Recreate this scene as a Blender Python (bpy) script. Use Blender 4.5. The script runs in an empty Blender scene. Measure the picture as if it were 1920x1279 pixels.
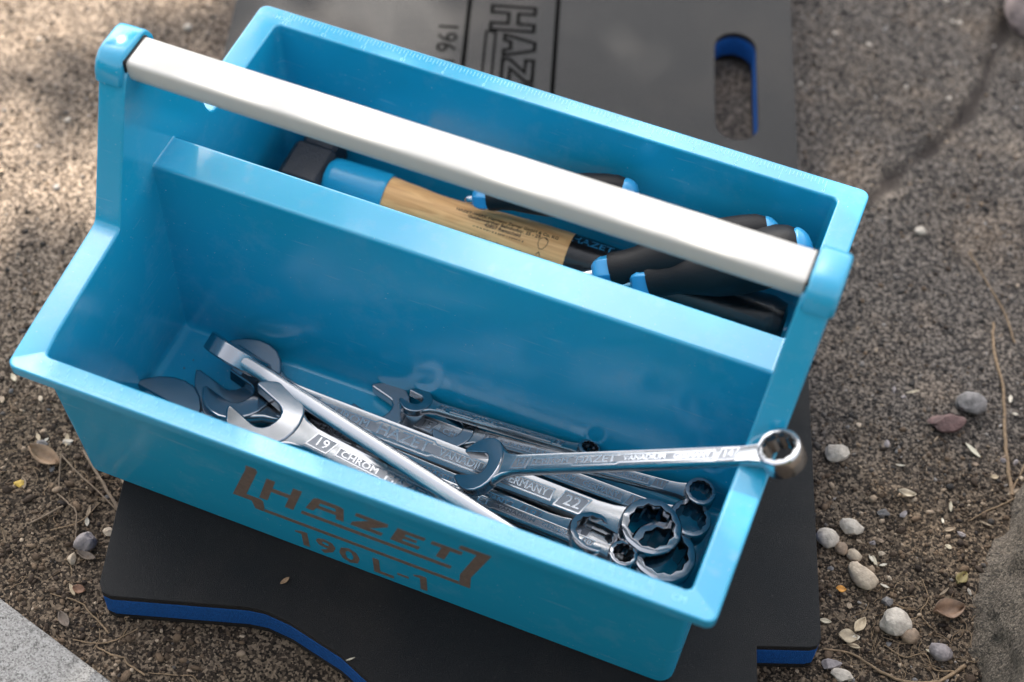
import bpy, bmesh, math, random
import numpy as np
from mathutils import Vector, Matrix, noise
rng = np.random.default_rng(7)
random.seed(7)
SC = bpy.context.scene
COL = SC.collection
# All lengths below are written in centimetres in the tool box's own frame (x along its front, y to the
# back, z up from the rim); GZ lifts that frame so that the ground lies at z = 0, and S turns it to metres.
S = 0.01
GROUND = -13.78          # ground level in the box frame
MAT_TOP = -11.28         # the box stands on the mat here
GZ = -GROUND

# ---------------------------------------------------------------- camera
cam = bpy.data.cameras.new('camera')
camo = bpy.data.objects.new('camera', cam)
COL.objects.link(camo)
right = Vector((0.92879489, 0.36909006, 0.03335541))
down = Vector((0.31713193, -0.74501080, -0.58684431))
fwd = Vector((-0.19174826, 0.55563606, -0.80901247))
m = Matrix((right, -down, -fwd)).transposed().to_4x4()
m.translation = Vector((39.49104, -36.71173, 69.95301 + GZ)) * S
camo.matrix_world = m
cam.sensor_width = 36.0
cam.lens = 59.197
cam.clip_start = 0.01
cam.clip_end = 500.0
cam.dof.use_dof = True
cam.dof.focus_distance = 0.915
cam.dof.aperture_fstop = 4.5
SC.camera = camo

# ---------------------------------------------------------------- world, sun, exposure
SUN = Vector((-0.42, 0.53, 0.72)).normalized()       # towards the sun
elev = math.asin(SUN.z)
azim = math.atan2(SUN.x, SUN.y)
w = bpy.data.worlds.new('World')
SC.world = w
w.use_nodes = True
nt = w.node_tree
bg = nt.nodes['Background']
sky = nt.nodes.new('ShaderNodeTexSky')
sky.sky_type = 'NISHITA'
sky.sun_disc = False
sky.sun_elevation = elev
sky.sun_rotation = azim
sky.dust_density = 3.0
hsv = nt.nodes.new('ShaderNodeHueSaturation')
hsv.inputs['Saturation'].default_value = 0.30
nt.links.new(sky.outputs[0], hsv.inputs['Color'])
nt.links.new(hsv.outputs[0], bg.inputs['Color'])
bg.inputs['Strength'].default_value = 0.15
sun = bpy.data.lights.new('sun', 'SUN')
sun.energy = 5.0
sun.angle = math.radians(0.53)
sun.color = (1.0, 0.93, 0.83)
suno = bpy.data.objects.new('sun', sun)
COL.objects.link(suno)
suno.rotation_euler = (-SUN).to_track_quat('-Z', 'Y').to_euler()
suno.location = SUN * 6
SC.view_settings.view_transform = 'Standard'
SC.view_settings.look = 'None'
SC.view_settings.gamma = 1.0
SC.view_settings.exposure = 1.75
SC.cycles.max_bounces = 10
SC.cycles.sample_clamp_indirect = 6.0


# ---------------------------------------------------------------- materials
def mat(name, col, rough=0.5, metal=0.0, spec=0.5, bump=None, var=None, extra=None):
    """Principled material; bump=(scale, strength, detail); var=(scale, amount) mottles the colour."""
    m = bpy.data.materials.new(name)
    m.use_nodes = True
    nt = m.node_tree
    b = nt.nodes['Principled BSDF']
    b.inputs['Base Color'].default_value = (*col, 1)
    b.inputs['Roughness'].default_value = rough
    b.inputs['Metallic'].default_value = metal
    b.inputs['Specular IOR Level'].default_value = spec
    tc = nt.nodes.new('ShaderNodeTexCoord')
    if var:
        n = nt.nodes.new('ShaderNodeTexNoise')
        n.inputs['Scale'].default_value = var[0]
        n.inputs['Detail'].default_value = 6
        n.inputs['Roughness'].default_value = 0.65
        nt.links.new(tc.outputs['Object'], n.inputs['Vector'])
        r = nt.nodes.new('ShaderNodeMapRange')
        r.inputs['From Min'].default_value = 0.3
        r.inputs['From Max'].default_value = 0.7
        r.inputs['To Min'].default_value = 1 - var[1]
        r.inputs['To Max'].default_value = 1 + var[1]
        nt.links.new(n.outputs['Fac'], r.inputs['Value'])
        mx = nt.nodes.new('ShaderNodeMix')
        mx.data_type = 'RGBA'
        mx.blend_type = 'MULTIPLY'
        mx.inputs['Factor'].default_value = 1
        mx.inputs['A'].default_value = (*col, 1)
        nt.links.new(r.outputs[0], mx.inputs['B'])
        nt.links.new(mx.outputs['Result'], b.inputs['Base Color'])
    if bump:
        n2 = nt.nodes.new('ShaderNodeTexNoise')
        n2.inputs['Scale'].default_value = bump[0]
        n2.inputs['Detail'].default_value = bump[2]
        nt.links.new(tc.outputs['Object'], n2.inputs['Vector'])
        bp = nt.nodes.new('ShaderNodeBump')
        bp.inputs['Strength'].default_value = bump[1]
        bp.inputs['Distance'].default_value = 0.001
        nt.links.new(n2.outputs['Fac'], bp.inputs['Height'])
        nt.links.new(bp.outputs[0], b.inputs['Normal'])
    if extra:
        extra(nt, b, tc)
    return m


def rough_var(lo, hi, scale, stretch=(1, 1, 1)):
    def f(nt, b, tc):
        mp = nt.nodes.new('ShaderNodeMapping')
        mp.inputs['Scale'].default_value = stretch
        nt.links.new(tc.outputs['Object'], mp.inputs['Vector'])
        n = nt.nodes.new('ShaderNodeTexNoise')
        n.inputs['Scale'].default_value = scale
        n.inputs['Detail'].default_value = 5
        nt.links.new(mp.outputs[0], n.inputs['Vector'])
        r = nt.nodes.new('ShaderNodeMapRange')
        r.inputs['From Min'].default_value = 0.32
        r.inputs['From Max'].default_value = 0.68
        r.inputs['To Min'].default_value = lo
        r.inputs['To Max'].default_value = hi
        nt.links.new(n.outputs['Fac'], r.inputs['Value'])
        nt.links.new(r.outputs[0], b.inputs['Roughness'])
    return f


def plastic_extra(nt, b, tc):
    rough_var(0.13, 0.27, 14)(nt, b, tc)
    # pale dust and fine scuffs with their own shape
    n = nt.nodes.new('ShaderNodeTexNoise')
    n.inputs['Scale'].default_value = 900
    n.inputs['Detail'].default_value = 1
    nt.links.new(tc.outputs['Object'], n.inputs['Vector'])
    r = nt.nodes.new('ShaderNodeMapRange')
    r.inputs['From Min'].default_value = 0.77
    r.inputs['From Max'].default_value = 0.82
    nt.links.new(n.outputs['Fac'], r.inputs['Value'])
    mp = nt.nodes.new('ShaderNodeMapping')
    mp.inputs['Scale'].default_value = (30, 30, 420)
    mp.inputs['Rotation'].default_value = (0.3, 0.5, 0.2)
    nt.links.new(tc.outputs['Object'], mp.inputs['Vector'])
    sc = nt.nodes.new('ShaderNodeTexNoise')           # long scratches
    sc.inputs['Scale'].default_value = 1.0
    sc.inputs['Detail'].default_value = 3
    nt.links.new(mp.outputs[0], sc.inputs['Vector'])
    sr = nt.nodes.new('ShaderNodeMapRange')
    sr.inputs['From Min'].default_value = 0.66
    sr.inputs['From Max'].default_value = 0.74
    sr.inputs['To Max'].default_value = 0.16
    nt.links.new(sc.outputs['Fac'], sr.inputs['Value'])
    sm = nt.nodes.new('ShaderNodeTexNoise')           # dusty smudges
    sm.inputs['Scale'].default_value = 38
    sm.inputs['Detail'].default_value = 7
    sm.inputs['Roughness'].default_value = 0.7
    nt.links.new(tc.outputs['Object'], sm.inputs['Vector'])
    sr2 = nt.nodes.new('ShaderNodeMapRange')
    sr2.inputs['From Min'].default_value = 0.52
    sr2.inputs['From Max'].default_value = 0.75
    sr2.inputs['To Max'].default_value = 0.10
    nt.links.new(sm.outputs['Fac'], sr2.inputs['Value'])
    ad = nt.nodes.new('ShaderNodeMath')
    ad.operation = 'ADD'
    nt.links.new(sr.outputs[0], ad.inputs[0])
    nt.links.new(sr2.outputs[0], ad.inputs[1])
    ad2 = nt.nodes.new('ShaderNodeMath')
    ad2.operation = 'ADD'
    ad2.use_clamp = True
    nt.links.new(ad.outputs[0], ad2.inputs[0])
    nt.links.new(r.outputs[0], ad2.inputs[1])
    mx = nt.nodes.new('ShaderNodeMix')
    mx.data_type = 'RGBA'
    mx.inputs['A'].default_value = b.inputs['Base Color'].default_value
    mx.inputs['B'].default_value = (0.42, 0.50, 0.53, 1)
    nt.links.new(ad2.outputs[0], mx.inputs['Factor'])
    nt.links.new(mx.outputs['Result'], b.inputs['Base Color'])


def wood_extra(nt, b, tc):
    mp = nt.nodes.new('ShaderNodeMapping')
    mp.inputs['Scale'].default_value = (6, 90, 90)
    nt.links.new(tc.outputs['Object'], mp.inputs['Vector'])
    n = nt.nodes.new('ShaderNodeTexNoise')
    n.inputs['Scale'].default_value = 3.0
    n.inputs['Detail'].default_value = 8
    n.inputs['Distortion'].default_value = 0.8
    nt.links.new(mp.outputs[0], n.inputs['Vector'])
    r = nt.nodes.new('ShaderNodeValToRGB')
    e = r.color_ramp.elements
    e[0].position = 0.28
    e[0].color = (0.52, 0.24, 0.085, 1)
    e[1].position = 0.58
    e[1].color = (0.82, 0.46, 0.19, 1)
    nt.links.new(n.outputs['Fac'], r.inputs['Fac'])
    nt.links.new(r.outputs[0], b.inputs['Base Color'])


def stone_extra(c1, c2, c3, scale):
    """speckled mineral colours"""
    def f(nt, b, tc):
        v = nt.nodes.new('ShaderNodeTexVoronoi')
        v.inputs['Scale'].default_value = scale
        nt.links.new(tc.outputs['Object'], v.inputs['Vector'])
        n = nt.nodes.new('ShaderNodeTexNoise')
        n.inputs['Scale'].default_value = scale * 0.35
        n.inputs['Detail'].default_value = 8
        nt.links.new(tc.outputs['Object'], n.inputs['Vector'])
        sp = nt.nodes.new('ShaderNodeSeparateColor')
        nt.links.new(v.outputs['Color'], sp.inputs[0])
        ad = nt.nodes.new('ShaderNodeMath')
        ad.operation = 'MULTIPLY_ADD'
        ad.inputs[1].default_value = 0.45
        nt.links.new(sp.outputs[0], ad.inputs[0])
        ad.use_clamp = True
        sub = nt.nodes.new('ShaderNodeMath')
        sub.operation = 'MULTIPLY'
        sub.inputs[1].default_value = 0.6
        nt.links.new(n.outputs['Fac'], sub.inputs[0])
        nt.links.new(sub.outputs[0], ad.inputs[2])
        r = nt.nodes.new('ShaderNodeValToRGB')
        e = r.color_ramp.elements
        e[0].position = 0.22
        e[0].color = (*c1, 1)
        e[1].position = 0.78
        e[1].color = (*c3, 1)
        x = e.new(0.48)
        x.color = (*c2, 1)
        nt.links.new(ad.outputs[0], r.inputs['Fac'])
        nt.links.new(r.outputs[0], b.inputs['Base Color'])
    return f


def sheen(nt, b, tc):
    b.inputs['Sheen Weight'].default_value = 0.04
    b.inputs['Sheen Roughness'].default_value = 0.5
    b.inputs['Sheen Tint'].default_value = (1, 0.93, 0.88, 1)
    src = b.inputs['Base Color'].links[0].from_socket
    def nz(scale, lo, hi, amount):
        n = nt.nodes.new('ShaderNodeTexNoise')
        n.inputs['Scale'].default_value = scale
        n.inputs['Detail'].default_value = 4
        nt.links.new(tc.outputs['Object'], n.inputs['Vector'])
        r = nt.nodes.new('ShaderNodeMapRange')
        r.inputs['From Min'].default_value = lo
        r.inputs['From Max'].default_value = hi
        r.inputs['To Max'].default_value = amount
        nt.links.new(n.outputs['Fac'], r.inputs['Value'])
        return r.outputs[0]
    for fac, col in ((nz(14, .5, .75, .10), (0.10, 0.075, 0.055, 1)), (nz(1100, .68, .74, .35), (0.16, 0.14, 0.12, 1))):   # dried soil, dust specks
        mx = nt.nodes.new('ShaderNodeMix')
        mx.data_type = 'RGBA'
        nt.links.new(fac, mx.inputs['Factor'])
        nt.links.new(src, mx.inputs['A'])
        mx.inputs['B'].default_value = col
        src = mx.outputs['Result']
    nt.links.new(src, b.inputs['Base Color'])


M = {}
M['plastic'] = mat('blue_plastic', (0.010, 0.30, 0.49), 0.3, spec=0.95, bump=(70, 0.05, 2), extra=plastic_extra)
M['tick'] = mat('pale_blue_engraving', (0.22, 0.58, 0.74), 0.35)
M['print'] = mat('brown_grey_ink', (0.15, 0.105, 0.085), 0.5, var=(300, 0.25))
M['grip'] = mat('cream_white_plastic', (0.52, 0.495, 0.45), 0.38, extra=rough_var(0.3, 0.5, 20))
M['foam_black'] = mat('black_foam', (0.0034, 0.003, 0.0034), 0.46, spec=0.22, bump=(2600, 0.5, 1), var=(2400, 0.7), extra=sheen)
M['foam_blue'] = mat('blue_foam', (0.004, 0.075, 0.28), 0.75, spec=0.3, bump=(1600, 0.8, 3), var=(700, 0.3))
M['foam_mark'] = mat('foam_groove_shade', (0.002, 0.002, 0.002), 0.9, spec=0.02)  # near-black without gloss, painting the shade of pressed-in lines
M['chrome'] = mat('satin_chrome', (0.45, 0.455, 0.46), 0.24, 1.0, bump=(1600, 0.035, 2), extra=rough_var(0.17, 0.27, 60))
M['polish'] = mat('polished_chrome', (0.38, 0.39, 0.41), 0.16, 1.0, extra=rough_var(0.12, 0.22, 40))
M['emboss'] = mat('raised_lit_chrome', (0.52, 0.53, 0.55), 0.2, 1.0)  # same metal, lightened so lettering stands out from shaded recesses
M['blasted'] = mat('blasted_shaded_chrome', (0.29, 0.295, 0.31), 0.38, 1.0, bump=(2200, 0.15, 2))  # blasted finish, also darkened for the shade inside recessed panels
M['hammer'] = mat('black_forged_steel', (0.018, 0.017, 0.02), 0.42, bump=(900, 0.6, 3))
M['wood'] = mat('ash_wood', (0.5, 0.27, 0.1), 0.42, spec=0.3, bump=(200, 0.1, 3), extra=wood_extra)
M['blackwood'] = mat('black_lacquered_wood', (0.008, 0.008, 0.009), 0.25, bump=(240, 0.25, 4))
M['ink'] = mat('black_ink', (0.01, 0.009, 0.008), 0.6)
M['blueink'] = mat('blue_ink', (0.02, 0.18, 0.33), 0.4)
M['sleeve'] = mat('blue_glossy_sleeve', (0.012, 0.27, 0.46), 0.22)
M['rubber'] = mat('black_soft_grip', (0.007, 0.0065, 0.007), 0.55, spec=0.25, bump=(1200, 0.2, 2), var=(60, 0.2))
M['cap'] = mat('blue_handle_plastic', (0.03, 0.25, 0.48), 0.28)
M['steel'] = mat('blade_steel', (0.5, 0.5, 0.52), 0.25, 1.0)
M['root'] = mat('dry_root', (0.20, 0.135, 0.078), 0.8, var=(300, 0.35), bump=(600, 0.5, 3))
M['twig'] = mat('grey_twig', (0.18, 0.13, 0.088), 0.8, var=(300, 0.35), bump=(600, 0.5, 3))
M['granite'] = mat('pale_granite', (0.4, 0.39, 0.37), 0.75, bump=(900, 0.6, 4),
                   extra=stone_extra((0.07, 0.064, 0.06), (0.235, 0.222, 0.205), (0.34, 0.325, 0.305), 1300))
M['concrete'] = mat('weathered_concrete', (0.2, 0.18, 0.16), 0.85, bump=(700, 0.9, 6),
                    extra=stone_extra((0.014, 0.011, 0.008), (0.066, 0.052, 0.037), (0.18, 0.145, 0.11), 1100))
M['bark'] = mat('bark', (0.10, 0.07, 0.05), 0.9, bump=(60, 1.0, 5))
M['leaf'] = mat('green_leaf', (0.05, 0.10, 0.02), 0.5)


def attr_mat(name, stops, rough, bump):
    """colour from the per-vertex 'tone' number that each grain or ground spot carries, broken up by noise"""
    m = mat(name, (0.1, 0.1, 0.1), rough, spec=0.35, bump=bump)
    nt = m.node_tree
    b = nt.nodes['Principled BSDF']
    at = nt.nodes.new('ShaderNodeAttribute')
    at.attribute_name = 'tone'
    r = nt.nodes.new('ShaderNodeValToRGB')
    e = r.color_ramp.elements
    e[0].position, e[0].color = stops[0][0], (*stops[0][1], 1)
    e[1].position, e[1].color = stops[-1][0], (*stops[-1][1], 1)
    for p, c in stops[1:-1]:
        x = e.new(p)
        x.color = (*c, 1)
    nt.links.new(at.outputs['Fac'], r.inputs['Fac'])
    nt.links.new(r.outputs[0], b.inputs['Base Color'])
    return m


# ---------------------------------------------------------------- mesh helpers
def tag(o, label, cat, group=None, kind=None):
    if label: o['label'] = label
    if cat: o['category'] = cat
    if group: o['group'] = group
    if kind: o['kind'] = kind
    return o


def link(name, me, material, parent=None):
    o = bpy.data.objects.new(name, me)
    COL.objects.link(o)
    if material and not me.materials: me.materials.append(material)
    if parent: o.parent = parent
    return o


def build(name, verts, faces, material, parent=None, smooth=None, bevel=0, seg=2, origin=(0, 0, 0)):
    """verts in cm. smooth: None flat, or the angle in degrees up to which edges are shaded smooth."""
    ox, oy, oz = origin
    me = bpy.data.meshes.new(name)
    me.from_pydata([((x - ox) * S, (y - oy) * S, (z - oz) * S) for x, y, z in verts], [], faces)
    bm = bmesh.new()
    bm.from_mesh(me)
    bmesh.ops.recalc_face_normals(bm, faces=bm.faces)
    bm.to_mesh(me)
    bm.free()
    o = link(name, me, material, parent)
    if bevel:
        md = o.modifiers.new('bevel', 'BEVEL')
        md.width = bevel * S
        md.segments = seg
        md.limit_method = 'ANGLE'
        md.angle_limit = math.radians(38)
        md.harden_normals = False
        smooth = smooth or 50
    if smooth:
        me.shade_smooth()
        me.set_sharp_from_angle(angle=math.radians(smooth))
        if bevel:
            wn = o.modifiers.new('normals', 'WEIGHTED_NORMAL')
            wn.keep_sharp = True
    return o


def empty(name, loc, rot=None):
    o = bpy.data.objects.new(name, None)
    COL.objects.link(o)
    mm = rot.to_4x4() if rot else Matrix.Identity(4)
    mm.translation = Vector((loc[0], loc[1], loc[2] + GZ)) * S
    o.matrix_world = mm
    o.empty_display_size = 0.02
    return o


def place(o, loc, rot=None):
    mm = rot.to_4x4() if rot else Matrix.Identity(4)
    mm.translation = Vector((loc[0], loc[1], loc[2] + GZ)) * S
    o.matrix_world = mm
    return o


def prism(poly, z0, z1, holes=()):
    """solid between z0 and z1 over a polygon with optional holes -> verts, faces"""
    bm = bmesh.new()
    for zz in (z0, z1):
        edges = []
        for loop in [poly, *holes]:
            vs = [bm.verts.new((x, y, zz)) for x, y in loop]
            edges += [bm.edges.new((vs[i], vs[(i + 1) % len(vs)])) for i in range(len(vs))]
        if holes:
            bmesh.ops.triangle_fill(bm, edges=edges, use_beauty=True, use_dissolve=True)
        else:
            bm.faces.new([e.verts[0] for e in edges])
    bm.verts.index_update()
    n = sum(len(l) for l in [poly, *holes])
    bm.verts.ensure_lookup_table()
    i = 0
    for loop in [poly, *holes]:
        k = len(loop)
        for j in range(k):
            a, b = i + j, i + (j + 1) % k
            bm.faces.new([bm.verts[a], bm.verts[b], bm.verts[b + n], bm.verts[a + n]])
        i += k
    V = [tuple(v.co) for v in bm.verts]
    F = [[v.index for v in f.verts] for f in bm.faces]
    bm.free()
    return V, F


def join(parts):
    V, F = [], []
    for v, f in parts:
        n = len(V)
        V += list(v)
        F += [[i + n for i in q] for q in f]
    return V, F


def xf(vf, fn):
    return [fn(*p) for p in vf[0]], vf[1]


def fillet(pts, radii, segs):
    """round the corners of an open 3-D polyline; the same counts at every station"""
    out = []
    for i, p in enumerate(pts):
        p = Vector(p)
        r, s = radii[i], segs[i]
        if not s or i in (0, len(pts) - 1):
            out.append(p)
            continue
        a, b = Vector(pts[i - 1]) - p, Vector(pts[i + 1]) - p
        pa = p + a * min(r / max(a.length, 1e-6), 0.49)
        pb = p + b * min(r / max(b.length, 1e-6), 0.49)
        for k in range(s + 1):
            t = k / s
            out.append(pa * (1 - t) ** 2 + p * 2 * t * (1 - t) + pb * t * t)
    return out


def loft(rings, closed_u=True, closed_v=False, cap=True):
    """rings: list of equal-length point lists -> verts, faces"""
    n, k = len(rings), len(rings[0])
    V = [tuple(p) for r in rings for p in r]
    F = []
    for i in range(n if closed_v else n - 1):
        i2 = (i + 1) % n
        for j in range(k if closed_u else k - 1):
            j2 = (j + 1) % k
            F.append([i * k + j, i * k + j2, i2 * k + j2, i2 * k + j])
    if cap and closed_u and not closed_v:
        F.append(list(range(k)))
        F.append(list(range((n - 1) * k, n * k)))
    return V, F


def ring_strip(poly, width, z0, z1):
    """a closed outline of constant width round a polygon (mitred), raised from z0 to z1"""
    n = len(poly)
    A, B = [], []
    area = sum(poly[i][0] * poly[(i + 1) % n][1] - poly[(i + 1) % n][0] * poly[i][1] for i in range(n))
    sg = 1 if area > 0 else -1
    for i in range(n):
        p0, p1, p2 = Vector(poly[i - 1]), Vector(poly[i]), Vector(poly[(i + 1) % n])
        d1, d2 = (p1 - p0).normalized(), (p2 - p1).normalized()
        n1, n2 = Vector((-d1.y, d1.x)) * sg, Vector((-d2.y, d2.x)) * sg
        mn = (n1 + n2)
        mn = mn / max(mn.dot(n1), 0.35)
        A.append(p1 - mn * width / 2)
        B.append(p1 + mn * width / 2)
    V, F = [], []
    for i in range(n):
        V += [(*A[i], z0), (*A[i], z1), (*B[i], z1), (*B[i], z0)]
    for i in range(n):
        a, b = 4 * i, 4 * ((i + 1) % n)
        for k in range(4):
            F.append([a + k, a + (k + 1) % 4, b + (k + 1) % 4, b + k])
    return V, F


def rrect(x0, y0, x1, y1, r, s=3):
    P = []
    for cx, cy, a0 in ((x1 - r, y1 - r, 0), (x0 + r, y1 - r, 90), (x0 + r, y0 + r, 180), (x1 - r, y0 + r, 270)):
        for k in range(s + 1):
            a = math.radians(a0 + 90 * k / s)
            P.append((cx + r * math.cos(a), cy + r * math.sin(a)))
    return P


_tc = {}


def text(s, size, depth, bold=0.0, sx=1.0):
    """lettering as a solid lying in xy from z 0 to depth, centred on the origin -> verts, faces"""
    key = (s, size, depth, bold, sx)
    if key in _tc: return _tc[key]
    cu = bpy.data.curves.new('lettering', 'FONT')
    cu.body = s
    cu.size = 1.0
    cu.resolution_u = 2
    cu.offset = bold
    cu.align_x = 'CENTER'
    cu.align_y = 'CENTER'
    o = bpy.data.objects.new('lettering', cu)
    COL.objects.link(o)
    dg = bpy.context.evaluated_depsgraph_get()
    me = bpy.data.meshes.new_from_object(o.evaluated_get(dg))
    V = [(v.co.x * size * sx, v.co.y * size, 0.0) for v in me.vertices]
    F = [list(p.vertices) for p in me.polygons]
    bpy.data.objects.remove(o)
    bpy.data.meshes.remove(me)
    bpy.data.curves.remove(cu)
    n = len(V)
    cnt = {}
    for f in F:
        for i in range(len(f)):
            a, b = f[i], f[(i + 1) % len(f)]
            cnt[(a, b)] = 1
    side = [[a, b, b + n, a + n] for (a, b) in cnt if (b, a) not in cnt]
    V2 = V + [(x, y, depth) for x, y, _ in V]
    F2 = [[i + n for i in f] for f in F] + side + [f[::-1] for f in F]
    _tc[key] = (V2, F2)
    return V2, F2


def tube(path, radii, sides=6, wob=0.0):
    """tapered, slightly irregular tube along a 3-D polyline (cm)"""
    P = [Vector(p) for p in path]
    rings = []
    for i, p in enumerate(P):
        d = (P[min(i + 1, len(P) - 1)] - P[max(i - 1, 0)]).normalized()
        u = d.cross(Vector((0.13, 0.21, 0.97))).normalized()
        v = d.cross(u)
        r = radii[i] if hasattr(radii, '__len__') else radii
        rings.append([p + (u * math.cos(2 * math.pi * k / sides) + v * math.sin(2 * math.pi * k / sides))
                      * r * (1 + wob * random.uniform(-1, 1)) for k in range(sides)])
    return loft(rings)


def curve_pts(pts, n):
    """Catmull-Rom through the points, n steps a span"""
    P = [Vector(p) for p in pts]
    P = [P[0] * 2 - P[1]] + P + [P[-1] * 2 - P[-2]]
    out = []
    for i in range(1, len(P) - 2):
        for k in range(n):
            t = k / n
            a, b, c, d = P[i - 1], P[i], P[i + 1], P[i + 2]
            out.append(0.5 * ((2 * b) + (c - a) * t + (2 * a - 5 * b + 4 * c - d) * t * t + (3 * b - a - 3 * c + d) * t ** 3))
    out.append(P[-2])
    return out


# ================================================================ the mat's own frame (used by the ground as well)
MU = Vector((0.951, 0.309))      # across the mat
MV = Vector((-0.309, 0.951))     # along the mat


def mat_xy(a, s): return (MU.x * a + MV.x * s, MU.y * a + MV.y * s)


MAT_OUT = [(4.9, -6.75), (12.2, -6.8), (13.2, -6.95), (14.6, -7.5), (17.5, -9.15), (20.0, -11.2), (22.5, -13.2),
           (24.0, -14.0), (38.9, -14.0), (39.35, -13.6), (39.35, -6.9), (42.2, -6.75), (42.6, -6.62), (42.8, -6.2),
           (42.8, 61.4), (42.2, 62.0), (4.9, 62.0), (4.2, 61.4), (4.15, -6.0), (4.4, -6.55)]


def in_mat(x, y, g=0.0):
    a = MU.x * x + MU.y * y
    s = MV.x * x + MV.y * y
    return ((a > 4.15 - g) & (a < 42.8 + g) & (s > -6.8 - g)) | ((a > 15 - g) & (a < 39.4 + g) & (s > -9.0 - g)) | \
        ((a > 20 - g) & (a < 39.4 + g) & (s > -14 - g))


# ================================================================ ground
CRACK = [(42.5, 66), (41.9, 59.4), (42.0, 55.5), (41.5, 51.9), (40.4, 48.2), (38.4, 44.1), (37.2, 41.2)]


def seg_dist(x, y, line):
    d = np.full(np.shape(x), 1e9)
    for (ax, ay), (bx, by) in zip(line[:-1], line[1:]):
        vx, vy = bx - ax, by - ay
        t = np.clip(((x - ax) * vx + (y - ay) * vy) / (vx * vx + vy * vy), 0, 1)
        d = np.minimum(d, np.hypot(x - ax - t * vx, y - ay - t * vy))
    return d


def smooth01(x, a, b):
    t = np.clip((x - a) / (b - a), 0, 1)
    return t * t * (3 - 2 * t)


def vnoise(x, y, f, seed):
    return np.array([noise.noise(Vector((a * f, b * f, seed))) for a, b in zip(np.ravel(x), np.ravel(y))]).reshape(np.shape(x))


def soil(x, y):
    """1 where the ground is loose brown soil, 0 where it is worn grey grit"""
    front = 1 - smooth01(y, 2, 13)
    frontr = 1 - smooth01(y - 0.25 * (x - 44), 17, 27)
    return np.where(np.asarray(x) < 22, front, frontr)


def axis(lo, hi, step, far):
    a = list(np.arange(lo, hi + 1e-6, step))
    st, p, q = step, a[-1], a[0]
    while p < far:
        st *= 1.35
        p += st
        a.append(p)
    st = step
    while q > -far:
        st *= 1.35
        q -= st
        a.insert(0, q)
    return np.array(a)


gx, gy = axis(-30, 66, 0.42, 6000), axis(-16, 78, 0.42, 6000)
X, Y = np.meshgrid(gx, gy, indexing='xy')
near = (np.abs(X - 18) < 120) & (np.abs(Y - 30) < 120)
Z = np.zeros_like(X)
xn, yn = X[near], Y[near]
so = soil(xn, yn)
hz = 0.25 * vnoise(xn, yn, 0.09, 1.3) + (0.07 + 0.10 * so) * vnoise(xn, yn, 0.45, 5.1) + (0.05 + 0.06 * so) * vnoise(xn, yn, 1.3, 9.7)
cd = seg_dist(xn, yn, CRACK) + 0.5 * vnoise(xn, yn, 0.5, 3.3)
hz -= 0.4 * (1 - smooth01(cd, 0.1, 0.7))
hz = np.where(in_mat(xn, yn, 0.6), np.minimum(hz, 0) - 0.02, hz)
Z[near] = hz
T = np.zeros_like(X)
T[near] = np.clip(so + 0.35 * vnoise(xn, yn, 0.11, 20.0) + 0.25 * vnoise(xn, yn, 0.5, 25.0), 0, 1)
CR = np.zeros_like(X)
CR[near] = 0.9 * (1 - smooth01(cd, 0.1, 0.65))
ny_, nx_ = X.shape
Vv = np.stack([X * S, Y * S, Z * S], -1).reshape(-1, 3)
idx = np.arange(nx_ * ny_).reshape(ny_, nx_)
Ff = np.stack([idx[:-1, :-1], idx[:-1, 1:], idx[1:, 1:], idx[1:, :-1]], -1).reshape(-1, 4)
me = bpy.data.meshes.new('ground')
me.vertices.add(len(Vv))
me.vertices.foreach_set('co', Vv.ravel())
me.loops.add(Ff.size)
me.loops.foreach_set('vertex_index', Ff.ravel().astype(np.int32))
me.polygons.add(len(Ff))
me.polygons.foreach_set('loop_start', np.arange(0, Ff.size, 4, dtype=np.int32))
me.update()
at = me.attributes.new('soil', 'FLOAT', 'POINT')
at.data.foreach_set('value', T.ravel().astype(np.float32))
at = me.attributes.new('crack', 'FLOAT', 'POINT')
at.data.foreach_set('value', CR.ravel().astype(np.float32))
me.shade_smooth()

gm = bpy.data.materials.new('grit_and_soil')
gm.use_nodes = True
nt = gm.node_tree
b = nt.nodes['Principled BSDF']
b.inputs['Roughness'].default_value = 0.9
b.inputs['Specular IOR Level'].default_value = 0.25
tc = nt.nodes.new('ShaderNodeTexCoord')


def nd(t, **k):
    n = nt.nodes.new(t)
    for a, v in k.items(): n.inputs[a].default_value = v
    return n


def ramp(stops, src):
    r = nt.nodes.new('ShaderNodeValToRGB')
    e = r.color_ramp.elements
    e[0].position, e[0].color = stops[0][0], (*stops[0][1], 1)
    e[1].position, e[1].color = stops[-1][0], (*stops[-1][1], 1)
    for p, c in stops[1:-1]:
        x = e.new(p)
        x.color = (*c, 1)
    nt.links.new(src, r.inputs['Fac'])
    return r.outputs[0]


def mix(fac, a, bb):
    x = nt.nodes.new('ShaderNodeMix')
    x.data_type = 'RGBA'
    nt.links.new(fac, x.inputs['Factor'])
    nt.links.new(a, x.inputs['A'])
    nt.links.new(bb, x.inputs['B'])
    return x.outputs['Result']


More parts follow.
